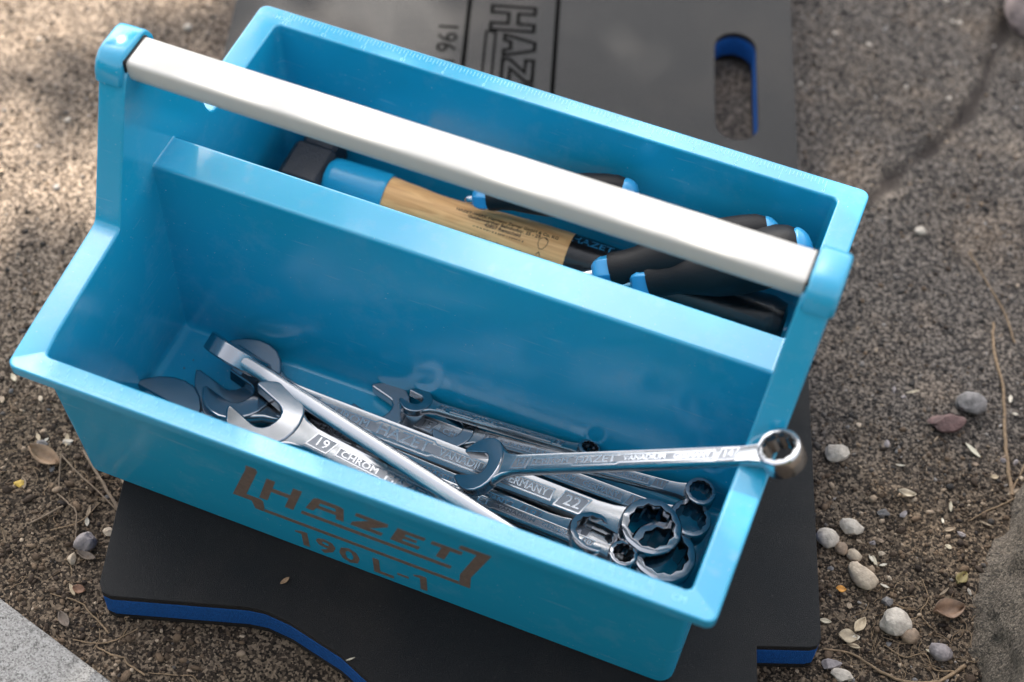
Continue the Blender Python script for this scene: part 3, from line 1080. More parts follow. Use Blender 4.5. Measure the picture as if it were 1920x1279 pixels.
# ================================================================ combination wrenches
def wrench(name, label, s, O, Rg, roll, flip=1, jaw=15, size_txt=None, thick=1.0, group='combination wrenches in the front tray'):
    """s: size in cm; O, Rg: centres of the open end and of the ring (box frame); roll about the long axis"""
    O, Rg = Vector(O), Vector(Rg)
    Lc = (Rg - O).length
    ex = (Rg - O).normalized()
    ey = Vector((0, 0, 1)).cross(ex).normalized()
    ez = ex.cross(ey)
    ca, sa_ = math.cos(math.radians(roll)), math.sin(math.radians(roll))
    ey2 = ey * ca + ez * sa_
    ez2 = ez * ca - ey * sa_
    rot = Matrix((ex, ey2, ez2)).transposed()
    root = empty(name, O, rot)
    tag(root, label, 'wrench', group)
    # --- open end
    t1 = (0.20 * s + 0.07) * thick
    hp = [(-.86, .5), (-.93, .535), (-.92, .60), (-.80, .74), (-.60, .92), (-.3, 1.07), (0, 1.13), (.3, 1.10), (.58, .96), (.8, .74), (.95, .47)]
    outl = [(x, y) for x, y in hp] + [(1.02, .16), (1.02, -.16)] + [(x, -y) for x, y in hp[::-1]]
    slot = [(.02, -.5), (.16, -.46), (.29, -.36), (.37, -.2), (.39, 0), (.37, .2), (.29, .36), (.16, .46), (.02, .5)]
    poly = [(x * 1.02, y * (1.07 if abs(y) > .55 else 1.0)) for x, y in outl] + slot
    a = math.radians(jaw) * flip
    poly = [((x * math.cos(a) - y * math.sin(a)) * s, (x * math.sin(a) + y * math.cos(a)) * s) for x, y in poly]
    V, F = prism(poly, -t1, t1)
    build('open_end', V, F, M['polish'], root, bevel=0.045 * s + 0.02, seg=3)
    # --- ring end, its axis tipped a little
    ro, hh = 0.755 * s + 0.03, 0.40 * s + 0.12
    N = 48
    tip = math.radians(-10)
    prof = [(-hh, 0.0, 1), (-hh, .55, 0), (-hh * .8, 1.0, 0), (hh * .78, 1.0, 0), (hh * .95, .8, 0), (hh, .45, 0), (hh, 0.10, 1), (hh * .9, 0.0, 1)]
    rr = []
    for z, fct, inner in prof:
        ring = []
        for q in range(N):
            an = 2 * math.pi * q / N
            star = (0.545 + 0.030 * math.cos(12 * an)) * s
            rad_ = star + (ro - star) * fct
            x, y = rad_ * math.cos(an), rad_ * math.sin(an)
            ring.append((Lc + x * math.cos(tip) + z * math.sin(tip) * -1, y, z * math.cos(tip) + x * math.sin(tip) + .06 * s))
        rr.append(ring)
    V, F = loft(rr, closed_v=True, cap=False)
    build('ring_end', V, F, M['polish'], root, smooth=38)
    # --- shank
    x0, x1 = 0.72 * s, Lc - 0.60 * s
    tt = (0.150 * s + 0.06) * thick
    stn = []
    for q in range(25):
        u = q / 24
        x = x0 + (x1 - x0) * u
        wd = (0.40 - 0.07 * u) * s + 0.02
        wd += 0.42 * s * max(0, 1 - (x - x0) / (0.95 * s)) ** 2.2
        wd += 0.13 * s * max(0, 1 - (x1 - x) / (0.8 * s)) ** 2
        th = tt * (1 + 0.18 * max(0, 1 - (x1 - x) / (0.9 * s)))
        zc = 0.04 * s * max(0, 1 - (x1 - x) / (0.95 * s)) ** 1.5
        pr_ = [(wd, 0), (wd * .985, th * .45), (wd * .93, th * .82), (wd * .86, th), (wd * .74, th * .93), (0, th * .92)]
        up_ = pr_ + [(-y, z) for y, z in pr_[-2::-1]]
        full = up_ + [(y, -z) for y, z in up_[-2:0:-1]]
        stn.append([(x, y, z + zc) for y, z in full])
    V, F = loft(stn)
    shank = build('shank', V, F, M['chrome'], root, smooth=55)
    # --- raised panels and lettering on both faces of the shank
    fl = tt * .92
    px0, px1 = x0 + 0.85 * s, x1 - 1.05 * s
    hw = 0.235 * s
    sz = 0.72 * s
    pan, let, flo = [], [], []
    for face in (1, -1):
        def put(vf, cx, face=face):
            return xf(vf, lambda x, y, z: (cx + x, y * face, (fl + z) * face))
        bw = 0.035 * s + 0.012
        def para(w2, h2, sl_):      # slanted number panel
            return [(-w2 - sl_, -h2), (w2 - sl_, -h2), (w2 + sl_, h2), (-w2 + sl_, h2)]
        for cx in (px0 + sz / 2, px1 - sz / 2):
            pan.append(put(ring_strip(para(sz / 2 - .05, hw, .07 * s), bw, -.002, .035), cx))
            flo.append(put(prism(para(sz / 2 - .05 - bw * .5, hw - bw * .5, .07 * s), -.004, .006), cx))
            let.append(put(text(size_txt, .44 * s, .03, .012), cx))
        a0, a1 = px0 + sz * 1.25, px1 - sz * 1.25
        am = a1 - a0
        b1, b2 = a0 + am * .23, a0 + am * .50
        pan.append(put(ring_strip([(a0, -hw * .62), (a0, hw * .62), (b1, hw * .62), (b1 + .1 * s, hw), (b2 - .1 * s, hw), (b2, hw * .7), (a1, hw * .7), (a1, -hw * .7), (b2, -hw * .7), (b2 - .1 * s, -hw), (b1 + .1 * s, -hw), (b1, -hw * .62)], bw, -.002, .032), 0))
        flo.append(put(prism([(a0 + bw * .5, -hw * .62 + bw * .5), (a1 - bw * .5, -hw * .62 + bw * .5), (a1 - bw * .5, hw * .62 - bw * .5), (a0 + bw * .5, hw * .62 - bw * .5)], -.004, .006), 0))
        ts = .33 * s
        for wtxt, c0, c1, k in (('CHROM', a0, b1, .95), ('HAZET', b1, b2, 1.35), ('VANADIUM', b2, b2 + (a1 - b2) * .54, .95), ('GERMANY', b2 + (a1 - b2) * .54, a1, .95)):
            tv = text(wtxt, 1.0, .03, .02)
            wx = max(v[0] for v in tv[0]) - min(v[0] for v in tv[0])
            fx = (c1 - c0) * .84 / wx
            fy = ts * k
            let.append(put(xf(tv, lambda x, y, z, fx=fx, fy=fy: (x * fx, y * fy, z)), (c0 + c1) / 2))
    V, F = join(flo)
    build('panel_floor', V, F, M['blasted'], shank)
    V, F = join(pan)
    build('panel_border', V, F, M['emboss'], shank)
    V, F = join(let)
    build('lettering', V, F, M['emboss'], shank)
    return root


WR = [
    # size stamp, label, size, open end, ring, roll, side the jaw is turned to
    ('24', 'largest wrench, lying lowest on the tray floor beneath the 22 wrench', 2.4, (3.9, 5.4, -10.45), (33.2, 7.6, -9.8), 0, -1),
    ('22', 'wrench stamped 22 with the big ring over the largest ring', 2.2, (7.0, 9.75, -10.3), (32.25, 8.4, -8.9), 3, -1),
    ('18', 'dark shaded wrench stamped 18 lying between the 19 and the 22 wrench', 1.8, (7.9, 8.1, -9.4), (29.45, 6.95, -9.25), -12, -1),
    ('19', 'bright wrench stamped 19 along the front wall of the tray', 1.9, (10.25, 6.95, -8.5), (31.5, 4.6, -9.6), 0, -1),
    ('10', 'small wrench whose ring shows just above the front rim', 1.0, (16.6, 7.2, -9.2), (31.45, 6.25, -8.45), -4, -1),
    ('15', 'wrench stamped 15 lying behind the 22 wrench', 1.5, (15.4, 10.95, -10.3), (33.98, 10.1, -9.35), 0, -1),
    ('11', 'wrench stamped 11 with its ring near the right rear corner', 1.1, (19.9, 11.0, -9.9), (34.05, 11.55, -8.6), 0, -1),
    ('8', 'smallest dark wrench close to the divider wall', 0.85, (17.3, 11.6, -9.3), (27.5, 11.95, -8.9), -16, -1),
    ('17', 'wrench standing on edge, slanting across the pile to the front wall', 1.7, (6.75, 10.3, -8.9), (30.0, 3.75, -7.4), -60, -1),
    ('14', 'wrench stamped 14 on top, its ring resting on the right rim', 1.4, (22.75, 8.0, -7.4), (37.8, 8.65, 2.2), 4, -1),
]
for nm, lab, s, O, Rg, roll, fl_ in WR:
    wrench('combination_wrench', lab, s, O, Rg, roll, fl_, 4 if nm == '14' else 15, nm, 1.3 if nm == '17' else 1.0)

# ================================================================ hammer
HA = Vector((5.0, 23.35, -7.7))          # centre of the head
HB = Vector((35.0, 23.75, -7.9))         # butt of the handle
ex = (HB - HA).normalized()
ey = Vector((0, 0, 1)).cross(ex).normalized()
ez = ex.cross(ey)
hrot = Matrix((ex, ey, ez)).transposed()
ham = empty('hammer', HA, hrot)
tag(ham, 'hammer with black head, blue sleeve and printed wooden handle', 'hammer')
rr = []
for y, k in ((-5.2, .72), (-5.0, .86), (-3.4, .9), (-3.0, .8), (-1.6, .8), (-1.3, 1.0), (1.3, 1.0), (1.6, .8), (2.2, .85), (3.0, .9), (3.1, .82)):
    h = 1.38 * k
    c = .32 * k
    rr.append([(x, y, z) for x, z in ((-h, -h + c), (-h + c, -h), (h - c, -h), (h, -h + c), (h, h - c), (h - c, h), (-h + c, h), (-h, h - c))])
V, F = loft(rr)
build('head', V, F, M['hammer'], ham, bevel=0.08, seg=2)
def oval(x, ry, rz, n=28, zc=0.0):
    return [(x, ry * math.cos(2 * math.pi * q / n), zc + rz * math.sin(2 * math.pi * q / n)) for q in range(n)]
V, F = loft([oval(1.38, 1.3, 1.45), oval(1.6, 1.52, 1.62), oval(1.9, 1.58, 1.68), oval(4.9, 1.66, 1.70), oval(5.15, 1.66, 1.70), oval(5.3, 1.6, 1.64)])
build('sleeve', V, F, M['sleeve'], ham, smooth=50)
hprof = [(5.2, 1.5, 1.55), (6.5, 1.42, 1.48), (8.5, 1.28, 1.40), (10.5, 1.30, 1.42), (13, 1.45, 1.55), (15, 1.5, 1.62), (16.95, 1.52, 1.64)]
def hr(x):
    for (a, ya, za), (b_, yb, zb) in zip(hprof[:-1], hprof[1:]):
        if a <= x <= b_:
            t = (x - a) / (b_ - a)
            t = t * t * (3 - 2 * t)
            return ya + (yb - ya) * t, za + (zb - za) * t
    return hprof[-1][1:]
V, F = loft([oval(5.2 + 11.75 * q / 24, *hr(5.2 + 11.75 * q / 24), 36) for q in range(25)])
handle = build('wooden_handle', V, F, M['wood'], ham, smooth=50)
V, F = loft([oval(16.955, 1.525, 1.645), oval(19, 1.5, 1.6), oval(23, 1.35, 1.5), oval(27, 1.5, 1.65), oval(29.2, 1.62, 1.75), oval(30.0, 1.4, 1.5), oval(30.15, .8, .9)])
build('black_grip_end', V, F, M['blackwood'], ham, smooth=50)
# print on the handle, wrapped round the oval: u along, v round from the top towards the front
def wrap(u, v, d):
    ry, rz = hr(u)
    an = math.pi / 2 + v / 1.5
    return (u, (ry + .004 + d) * math.cos(an), (rz + .004 + d) * math.sin(an))
def wtext(sx, size, u, v, depth=.006):
    vf = text(sx, size, depth, .02)
    return xf(vf, lambda x, y, z: wrap(u + x, v - y, z))
pp = [wtext('HAZET-WERK Hermann Zerver GmbH & Co. KG', .31, 13.0, .06), wtext('Guldenwerther Bahnhofstr. 25 - 29', .32, 12.9, .33), wtext('42857 Remscheid', .32, 12.9, .60)]
random.seed(3)
u = 11.1
while u < 14.3:
    wd = random.choice((.03, .03, .05, .08))
    pp.append(([wrap(u, .84, 0), wrap(u + wd, .84, 0), wrap(u + wd, 1.5, 0), wrap(u, 1.5, 0), wrap(u, .84, .006), wrap(u + wd, .84, .006), wrap(u + wd, 1.5, .006), wrap(u, 1.5, .006)],
               [[4, 5, 6, 7], [0, 1, 5, 4], [1, 2, 6, 5], [2, 3, 7, 6], [3, 0, 4, 7]]))
    u += wd + random.choice((.03, .04, .07, .1))
pp = [(q[0], q[1]) for q in pp]
# small line drawing of a head
face_o = [(15.15, .80), (15.28, .62), (15.5, .56), (15.68, .66), (15.72, .86), (15.66, 1.08), (15.5, 1.28), (15.34, 1.3), (15.2, 1.1)]
vf = ring_strip(face_o, .035, 0, .006)
vf = xf(vf, lambda x, y, z: (x, y - .3, z))
wrap_ = wrap
def wrap(u, v, d): return wrap_(u, v - .3, d)
pp.append(xf(vf, wrap_))
pp.append(xf(prism([(15.4, .57), (15.55, .54), (15.7, .68), (15.6, .68), (15.5, .62)], .001, .008), wrap))
pp.append(xf(prism([(15.2, 1.66), (15.36, 1.46), (15.40, 1.46), (15.52, 1.68), (15.48, 1.68), (15.38, 1.52), (15.24, 1.67)], 0, .006), wrap))
V, F = join(pp)
build('printed_lettering', V, F, M['ink'], handle)
gtxt = text('HAZET', .75, .006, .01, 1.1)
V, F = xf(gtxt, lambda x, y, z: (18.2 + x, (1.53 + z) * math.cos(math.pi / 2 - (y + .35) / 1.5), (1.63 + z) * math.sin(math.pi / 2 - (y + .35) / 1.5)))
build('printed_name', V, F, M['blueink'], ham)

# ================================================================ screwdrivers
def screwdriver(label, A, B, k=1.0, spin=0.0, bl=1.0):
    A, B = Vector(A), Vector(B)
    Ls = (B - A).length
    ex = (B - A).normalized()
    ey = Vector((0, 0, 1)).cross(ex).normalized()
    ez = ex.cross(ey)
    root = empty('screwdriver', A, Matrix((ex, ey, ez)).transposed())
    tag(root, label, 'screwdriver', 'screwdrivers in the rear tray')
    # faceted blue collar
    rr = []
    for x, r in ((-.55, .55), (-.35, .80), (-.05, .93), (.25, .90), (.5, .92), (.55, .92)):
        rr.append([(x, r * k * math.cos(math.pi / 3 * q + spin + .15 * x), r * k * math.sin(math.pi / 3 * q + spin + .15 * x)) for q in range(6)])
    V, F = loft(rr)
    build('collar', V, F, M['cap'], root, bevel=.05, seg=2)
    prof = [(.45, .90), (.7, .95), (1.3, .92), (2.0, .98), (3.0, 1.25), (4.2, 1.52), (5.6, 1.62), (7.0, 1.56), (8.2, 1.42), (9.0, 1.26), (9.45, 1.02)]
    f = (Ls - 1.1) / 9.0
    rr = []
    N = 36
    for x, r in [(prof[0][0] * f, prof[0][1])] + [(x * f, r) for x, r in prof[1:]]:
        ring = []
        am = .0 if x < 1.2 else .11 * min(1, (x - 1.2) / 2)
        for q in range(N):
            an = 2 * math.pi * q / N
            rad_ = r * k * (1 - am * (0.5 - 0.5 * math.cos(3 * (an - spin) + .35 * x)) ** 2)
            ring.append((x, rad_ * math.cos(an), rad_ * math.sin(an)))
        rr.append(ring)
    V, F = loft(rr)
    build('grip', V, F, M['rubber'], root, smooth=60)
    xe = 9.0 * f
    V, F = loft([[(xe + dx, r * k * math.cos(2 * math.pi * q / 24), r * k * math.sin(2 * math.pi * q / 24)) for q in range(24)] for dx, r in ((.3, .95), (.46, 1.02), (.6, .97), (.8, .82), (1.0, .55), (1.1, .2))])
    build('end_cap', V, F, M['cap'], root, smooth=60)
    V, F = loft([[(x, r * k * math.cos(2 * math.pi * q / 12), r * k * math.sin(2 * math.pi * q / 12)) for q in range(12)] for x, r in ((-.5, .32), (-6.5 * bl, .32), (-7.4 * bl, .2), (-7.8 * bl, .12))])
    build('blade', V, F, M['steel'], root, smooth=50)


screwdriver('screwdriver with its blue collar beside the printed name on the hammer grip', (24.75, 21.1, -4.8), (33.55, 25.2, -1.6), 1.08, .3)
screwdriver('nearest screwdriver, its black grip running under the right end of the handle bar', (27.0, 21.25, -4.6), (35.45, 24.5, -1.1), 1.2, .9)
screwdriver('screwdriver lying deepest, behind the wooden hammer handle', (16.3, 23.75, -5.1), (25.1, 25.5, -2.3), .8, .1, .14)


# ================================================================ stones, roots, leaves, chips on the ground
STONE = {}
def stone_mat(key, c, sp=0.3):
    STONE[key] = mat('stone_' + key, c, 0.7, bump=(500, 0.7, 5), var=(140, sp + .2))
stone_mat('white', (0.43, 0.375, 0.31), .22)
stone_mat('cream', (0.42, 0.335, 0.245), .22)
stone_mat('tan', (0.24, 0.17, 0.115), .25)
stone_mat('lilac', (0.23, 0.20, 0.195), .25)
stone_mat('grey', (0.14, 0.13, 0.125), .35)
stone_mat('maroon', (0.11, 0.062, 0.056), .3)
stone_mat('yellow', (0.50, 0.33, 0.06), .3)
stone_mat('brownrock', (0.17, 0.13, 0.12), .4)


def stone(label, key, x, y, a, b_, c, rot=0, seed=0, ang=0.0, bend=0.0, name='pebble', sub=2, group=None, sink=.35):
    bm = bmesh.new()
    bmesh.ops.create_icosphere(bm, subdivisions=sub, radius=1.0)
    for v in bm.verts:
        p = v.co.copy()
        n = noise.noise(p * 1.1 + Vector((seed, seed * .7, 0))) * .30 + noise.noise(p * 2.6 + Vector((0, seed, seed))) * .10
        if ang:      # flatten to facets
            for kx in range(7):
                dn = Vector((math.sin(seed + kx * 2.1), math.cos(seed * 1.7 + kx * 1.3), math.sin(seed * .6 + kx * 3.7) + .3)).normalized()
                dd = p.dot(dn) - (1 - ang)
                if dd > 0: p -= dn * dd
        p *= 1 + n
        v.co = Vector((p.x * a, p.y * b_ + bend * p.x * p.x * b_, p.z * c)) * S
    me = bpy.data.meshes.new(name)
    bm.to_mesh(me)
    bm.free()
    me.shade_smooth()
    if ang: me.set_sharp_from_angle(angle=math.radians(28))
    o = link(name, me, STONE[key])
    place(o, (x, y, gh(x, y) + c * (1 - sink) * .8), Matrix.Rotation(math.radians(rot), 3, 'Z'))
    tag(o, label, 'pebble' if name == 'pebble' else name.replace('_', ' '), group)
    return o


stone('white rounded pebble by the right edge of the mat, near the resting ring', 'white', 40.35, 20.5, .66, .62, .5, 10, 1.2, .12)
stone('cream pebble touching the mat edge, left of a short row of pebbles', 'white', 41.35, 14.75, .72, .62, .5, 15, 2.1)
stone('white speckled oval pebble at the head of the pebble row', 'white', 42.4, 16.0, .70, .48, .42, 5, 3.4, .1)
stone('small brown oval pebble second in the row of pebbles', 'tan', 42.25, 14.5, .38, .44, .34, 30, 4.4)
stone('small sand coloured pebble above the bent cream pebble', 'cream', 43.05, 14.35, .48, .36, .34, -30, 5.1)
stone('large bent cream pebble at the foot of the pebble row', 'cream', 43.8, 13.1, 1.0, .58, .5, -32, 6.3, 0, .35, sub=3)
stone('large round cream pebble near the concrete block', 'white', 46.25, 11.0, .88, .80, .66, 20, 7.2, .08, sub=3)
stone('tan pebble half under the large round cream pebble', 'tan', 47.15, 10.6, .55, .48, .38, 0, 8.1)
stone('grey brown pebble near the foot of the concrete block', 'lilac', 49.0, 10.25, .66, .52, .45, 10, 9.3)
stone('rounded grey stone behind the maroon stone', 'grey', 46.9, 27.2, .98, .78, .6, 20, 10.2, .1, sub=3)
stone('angular maroon stone on the gritty ground at the right', 'maroon', 45.85, 25.2, 1.2, .72, .55, 35, 11.4, .3, sub=3)
stone('small pale stone alone on the grit right of the handle end', 'white', 40.9, 39.3, .42, .34, .3, 0, 12.1, .2)
stone('blue grey chip of stone above the pebble row', 'grey', 43.9, 17.7, .38, .24, .2, 10, 13.3, .3)
stone('dark angular stone left of the large round cream pebble', 'grey', 45.5, 12.3, .4, .32, .25, 40, 14.2, .35)
stone('flat grey stone beside the notch of the mat', 'lilac', 43.6, 7.3, .62, .34, .26, 20, 15.1, .25)
stone('pale grey stone below the notch of the mat', 'white', 44.3, 6.85, .7, .42, .3, 0, 16.4, .25)
stone('lilac grey pointed pebble standing left of the mat corner', 'lilac', 2.95, -1.65, .50, .62, .62, -10, 17.2, .1, sub=3)
stone('cream flake leaning below the lilac pebble', 'cream', 2.65, -2.75, .26, .42, .3, 10, 18.3, .35)
stone('cream chip at the left edge of the mat', 'cream', 3.72, -.45, .42, .28, .2, 30, 19.3, .3)
stone('bright yellow crumb on the soil at the left', 'yellow', -2.5, .3, .36, .26, .18, 20, 20.2, .3)
stone('pale angular chip left of the box foot', 'white', -1.5, 3.9, .34, .26, .16, 40, 21.3, .35)
stone('grey chip left of the pale angular chip', 'grey', -2.75, 3.15, .36, .28, .2, 0, 22.3, .3)
stone('white pebble on the sunlit ground behind the handle', 'white', -11.4, 37.1, .34, .3, .25, 0, 23.3)
stone('dark brown rock cut by the upper right corner', 'brownrock', 43.7, 62.2, 2.5, 2.2, 2.2, 20, 24.2, .2, sub=3, name='rock')
for i, (x, y) in enumerate([(30.85, 55.1), (38.9, 59.9), (38.4, 59.8), (39.0, 62.1), (37.5, 61.8), (36.9, 51.8), (39.9, 52.0), (29.95, 49.2), (-20.3, 32.0), (33.4, 54.8), (-14.5, 26), (-9, 22.3)]):
    stone('tiny pale pebble loose on the blurred ground at the back', 'white', x, y, random.uniform(.16, .27), .18, .14, random.uniform(0, 180), 30 + i, .1, sub=1, group='tiny pale pebbles at the back')
cnt = 0
random.seed(21)
while cnt < 46:
    if random.random() < .5: x, y = random.uniform(-9, 9), random.uniform(-9, 8)
    else: x, y = random.uniform(40, 53), random.uniform(4, 27)
    if bool(in_mat(np.array(x), np.array(y), .3)) or (x < 20 and y < -3.6 - .26 * x): continue
    cnt += 1
    ck = random.choice(('white', 'cream', 'tan', 'grey', 'lilac', 'grey'))
    stone('small %s stone crumb half sunk in the soil %s' % ({'lilac': 'lilac grey'}.get(ck, ck), 'left of the mat' if x < 20 else 'right of the mat'), ck, x, y, random.uniform(.14, .34), random.uniform(.12, .22), random.uniform(.08, .16), random.uniform(0, 180), 50 + cnt, .3, sub=1, group='small stone crumbs in the soil')


def root(label, pts, r0, r1, name='root', material='root', lift=.08, n=5, cat='root'):
    P = curve_pts([(x, y, gh(x, y) + lift + (dz_[0] if dz_ else 0)) for x, y, *dz_ in pts], n)
    k = len(P)
    P = [p + Vector((random.uniform(-1, 1), random.uniform(-1, 1), random.uniform(-.3, .6))) * r0 * .5 for p in P]
    o0 = P[0].copy()
    V, F = tube(P, [r0 + (r1 - r0) * i / (k - 1) for i in range(k)], 6, .15)
    o = build(name, V, F, M[material], smooth=80, origin=tuple(o0))
    place(o, tuple(o0))
    tag(o, label, cat)
    return o


random.seed(5)
root('knobbly pale root running down to the concrete block', [(46.9, 34.0), (47.43, 31.9), (48.44, 29.5), (49.24, 26.5), (49.8, 24.3), (50.6, 21.9)], .07, .13)
root('thin dry stalk on the grit above the pale root', [(44.2, 38.9), (45.8, 37.0), (47.5, 34.9), (48.5, 33.0)], .045, .06, 'twig', cat='twig')
root('thin bent root by the top of the concrete block', [(48.6, 19.2), (49.33, 20.1), (50.2, 21.1), (51.1, 22.1)], .04, .06)
root('second thin root hanging beside the knobbly root', [(51.6, 31.0), (51.2, 27.5), (50.9, 24.5), (50.5, 22.0)], .05, .06)
root('long root curving from the mat corner to the concrete block', [(43.0, 8.1), (44.6, 8.35), (46.2, 7.95), (47.6, 7.9), (49.3, 8.6), (50.4, 10.1)], .055, .12)
root('thin root looping above the long curved root', [(46.0, 9.6), (47.2, 9.3), (48.2, 9.9), (48.9, 9.2), (49.9, 9.5)], .035, .05)
root('fine root beside the brown curled leaf', [(47.0, 14.4), (47.6, 13.3), (47.4, 12.3), (48.1, 11.6)], .03, .035)
root('straight thin twig crossing the soil left of the mat', [(3.5, .9, .1), (1.2, 1.75, .3), (-1.1, 2.65, .45)], .055, .05, 'twig', 'twig', cat='twig')
root('short stub bent down from the thin twig tip', [(-1.1, 2.65, .45), (-.7, 1.7, .25), (-.3, .9, 0)], .045, .04, 'twig', 'twig', cat='twig')
root('thick brown twig reaching from the box foot to the mat', [(-.3, 3.6, .2), (1.9, 2.1, .25), (3.8, .75, .15)], .085, .11, 'twig', 'twig', cat='twig')
root('angled thin twig above the lilac pebble', [(-.13, .5, .2), (.8, .15, .25), (1.46, -.15, .3), (1.9, -.9, .15), (2.28, -1.7, 0)], .05, .04, 'twig', 'twig', cat='twig')
root('short grey twig left of the angled twig', [(-.6, -1.8, .1), (.6, -.1, .2)], .07, .06, 'twig', 'twig', cat='twig')
root('wispy twig pointing at the mat edge', [(2.3, 1.0, .15), (1.95, -.6, .2), (.67, -1.7, .05)], .03, .04, 'twig', 'root', cat='twig')
root('pale root above the kerb stone', [(2.7, -5.1), (4.4, -4.9), (5.1, -5.2), (5.9, -5.5), (6.8, -5.95)], .035, .055)
root('branched fine root near the mat corner', [(5.2, -7.0), (6.2, -6.8), (7.2, -6.35), (8.1, -5.15)], .035, .045)
root('curled root hair standing against the blue mat edge', [(7.6, -5.8), (7.75, -5.4, .6), (7.6, -5.3, 1.2), (7.9, -5.25, 1.5)], .03, .02)
root('pale crooked root beside the kerb edge', [(6.6, -6.9), (7.6, -7.05), (8.3, -6.95), (8.6, -7.15), (9.8, -7.4)], .05, .06)
root('thread of root on the soil below the mat', [(9.9, -7.2), (11.5, -6.7), (12.2, -6.5), (12.9, -6.9)], .03, .03)
RH = []
random.seed(77)
for i in range(150):        # hair roots: a tangle nobody could count
    if i % 2: x, y = random.uniform(44.5, 50.5), random.uniform(7.5, 14)
    else: x, y = random.uniform(-9, 6.5), random.uniform(-6.5, 5)
    if bool(in_mat(np.array(x), np.array(y), .4)) or (x < 20 and y < -4.6 - .26 * x): continue
    a = random.uniform(0, 6.28)
    pts = []
    for k_ in range(4):
        pts.append((x, y, gh(x, y) + random.uniform(.05, .25)))
        x += math.cos(a) * random.uniform(.2, .55)
        y += math.sin(a) * random.uniform(.2, .55)
        a += random.uniform(-.9, .9)
    RH.append(tube(curve_pts(pts, 3), random.uniform(.012, .026), 4))
V, F = join(RH)
o = build('root_hairs', V, F, M['root'])
o.location.z = GZ * S
tag(o, 'tangle of hair fine roots on the soil', 'roots', kind='stuff')


def leaf(label, col, x, y, a, b_, rot, curl, tilt=0.2, name='dead_leaf', z=.15, cat='leaf', group=None):
    n, mk = 8, 5
    rows = []
    for i in range(n + 1):
        t = i / n
        wd = b_ * math.sin(math.pi * min(1, t * .96 + .03)) ** .7
        rows.append([((t - .5) * 2 * a, wd * (j / (mk - 1) * 2 - 1), curl * b_ * (abs(j / (mk - 1) * 2 - 1)) ** 1.5 + curl * .8 * a * (t - .5) ** 2 + .06 * b_ * math.sin(9 * t + j)) for j in range(mk)])
    V, F = loft(rows, closed_u=False, cap=False)
    key = 'leaf_%.2f_%.2f_%.2f' % col
    if key not in M: M[key] = mat(key, col, .6, var=(150, .4), bump=(300, .3, 3))
    o = build(name, V, F, M[key], smooth=80)
    sd = o.modifiers.new('thickness', 'SOLIDIFY')
    sd.thickness = .0004
    place(o, (x, y, gh(x, y) + z), Matrix.Rotation(math.radians(rot), 3, 'Z') @ Matrix.Rotation(tilt, 3, 'Y'))
    tag(o, label, cat, group)


leaf('brown curled leaf left of the tool box foot', (.24, .15, .085), -2.1, 2.35, 1.05, .55, -5, .7)
leaf('brown curled leaf at the foot of the concrete block', (.19, .115, .07), 48.7, 12.8, .95, .62, 35, .8)
leaf('olive leaf standing above the brown curled leaf', (.14, .11, .035), 49.0, 15.1, .75, .34, 75, .6, .5)
leaf('tan seed leaf by the mat corner', (.40, .31, .20), 44.45, 10.1, .6, .3, 75, .5)
leaf('flat tan leaf scrap beside the mat edge', (.34, .27, .18), 44.0, 9.2, .55, .42, 20, .3)
leaf('pale curled husk among the grit', (.44, .37, .27), 44.8, 19.4, .55, .24, 15, .9)
leaf('amber leaf scrap under the front edge of the mat', (.34, .17, .04), 13.4, -7.9, .9, .6, -20, .6)
leaf('orange leaf scrap at the mat edge', (.5, .22, .03), 42.9, 11.9, .3, .22, 20, .4)
leaf('grey dead leaf near the kerb', (.16, .12, .09), 4.2, -6.2, .5, .28, -35, .5)
leaf('rusty leaf scrap below the lilac pebble', (.20, .10, .055), 4.0, -4.3, .36, .28, 10, .4)
leaf('grey brown leaf beside the lilac pebble', (.20, .15, .11), 3.3, -2.3, .55, .24, 5, .6)
leaf('tiny tan seed lying on the black mat', (.33, .20, .11), 14.9, -.55, .30, .13, 65, .4, .05, 'seed', MAT_TOP - gh(14.9, -.55) + .06, 'seed')
leaf('white splinter lying on the mat edge', (.55, .48, .36), 20.05, -3.35, .26, .05, 45, .2, .05, 'splinter', MAT_TOP - gh(20, -3.3) + .05, 'splinter')
leaf('pale wood sliver beside the knobbly root', (.55, .50, .38), 47.8, 24.0, .62, .14, -28, .15, .1, 'wood_sliver', .15, 'wood sliver')
random.seed(31)
cnt = 0
while cnt < 60:
    if random.random() < .5: x, y = random.uniform(-9, 9), random.uniform(-9, 9)
    else: x, y = random.uniform(40, 53), random.uniform(4, 30)
    if bool(in_mat(np.array(x), np.array(y), .35)) or (x < 20 and y < -4 - .26 * x): continue
    cnt += 1
    cw, cn = random.choice((((.5, .43, .31), 'pale'), ((.4, .31, .2), 'tan'), ((.27, .2, .13), 'brown'), ((.56, .5, .4), 'whitish')))
    leaf('small %s wood chip scattered on the soil %s' % (cn, 'left of the mat' if x < 20 else 'right of the mat'), cw, x, y, random.uniform(.15, .42), random.uniform(.06, .17), random.uniform(0, 180), random.uniform(.1, .6), random.uniform(-.3, .3), 'wood_chip', .12, 'wood chip', 'small wood chips on the soil')

# crumbs of dirt on the tray floor
DC = []
random.seed(9)
for i in range(34):
    x, y = (random.uniform(2.9, 9.0), random.uniform(8.5, 11.6)) if i < 20 else (random.uniform(12, 34), random.uniform(9.5, 11.8))
    r = random.uniform(.02, .07)
    bv, bf = octa()
    DC.append(([(x + v[0] * r * random.uniform(.6, 1.8), y + v[1] * r, FLOOR + .02 + v[2] * r * .5) for v in bv], bf.tolist()))
V, F = join(DC)
o = build('dirt_crumbs', V, F, M['bark'])
o.location.z = GZ * S
tag(o, 'dark crumbs of dirt on the blue tray floor', 'dirt', kind='stuff')

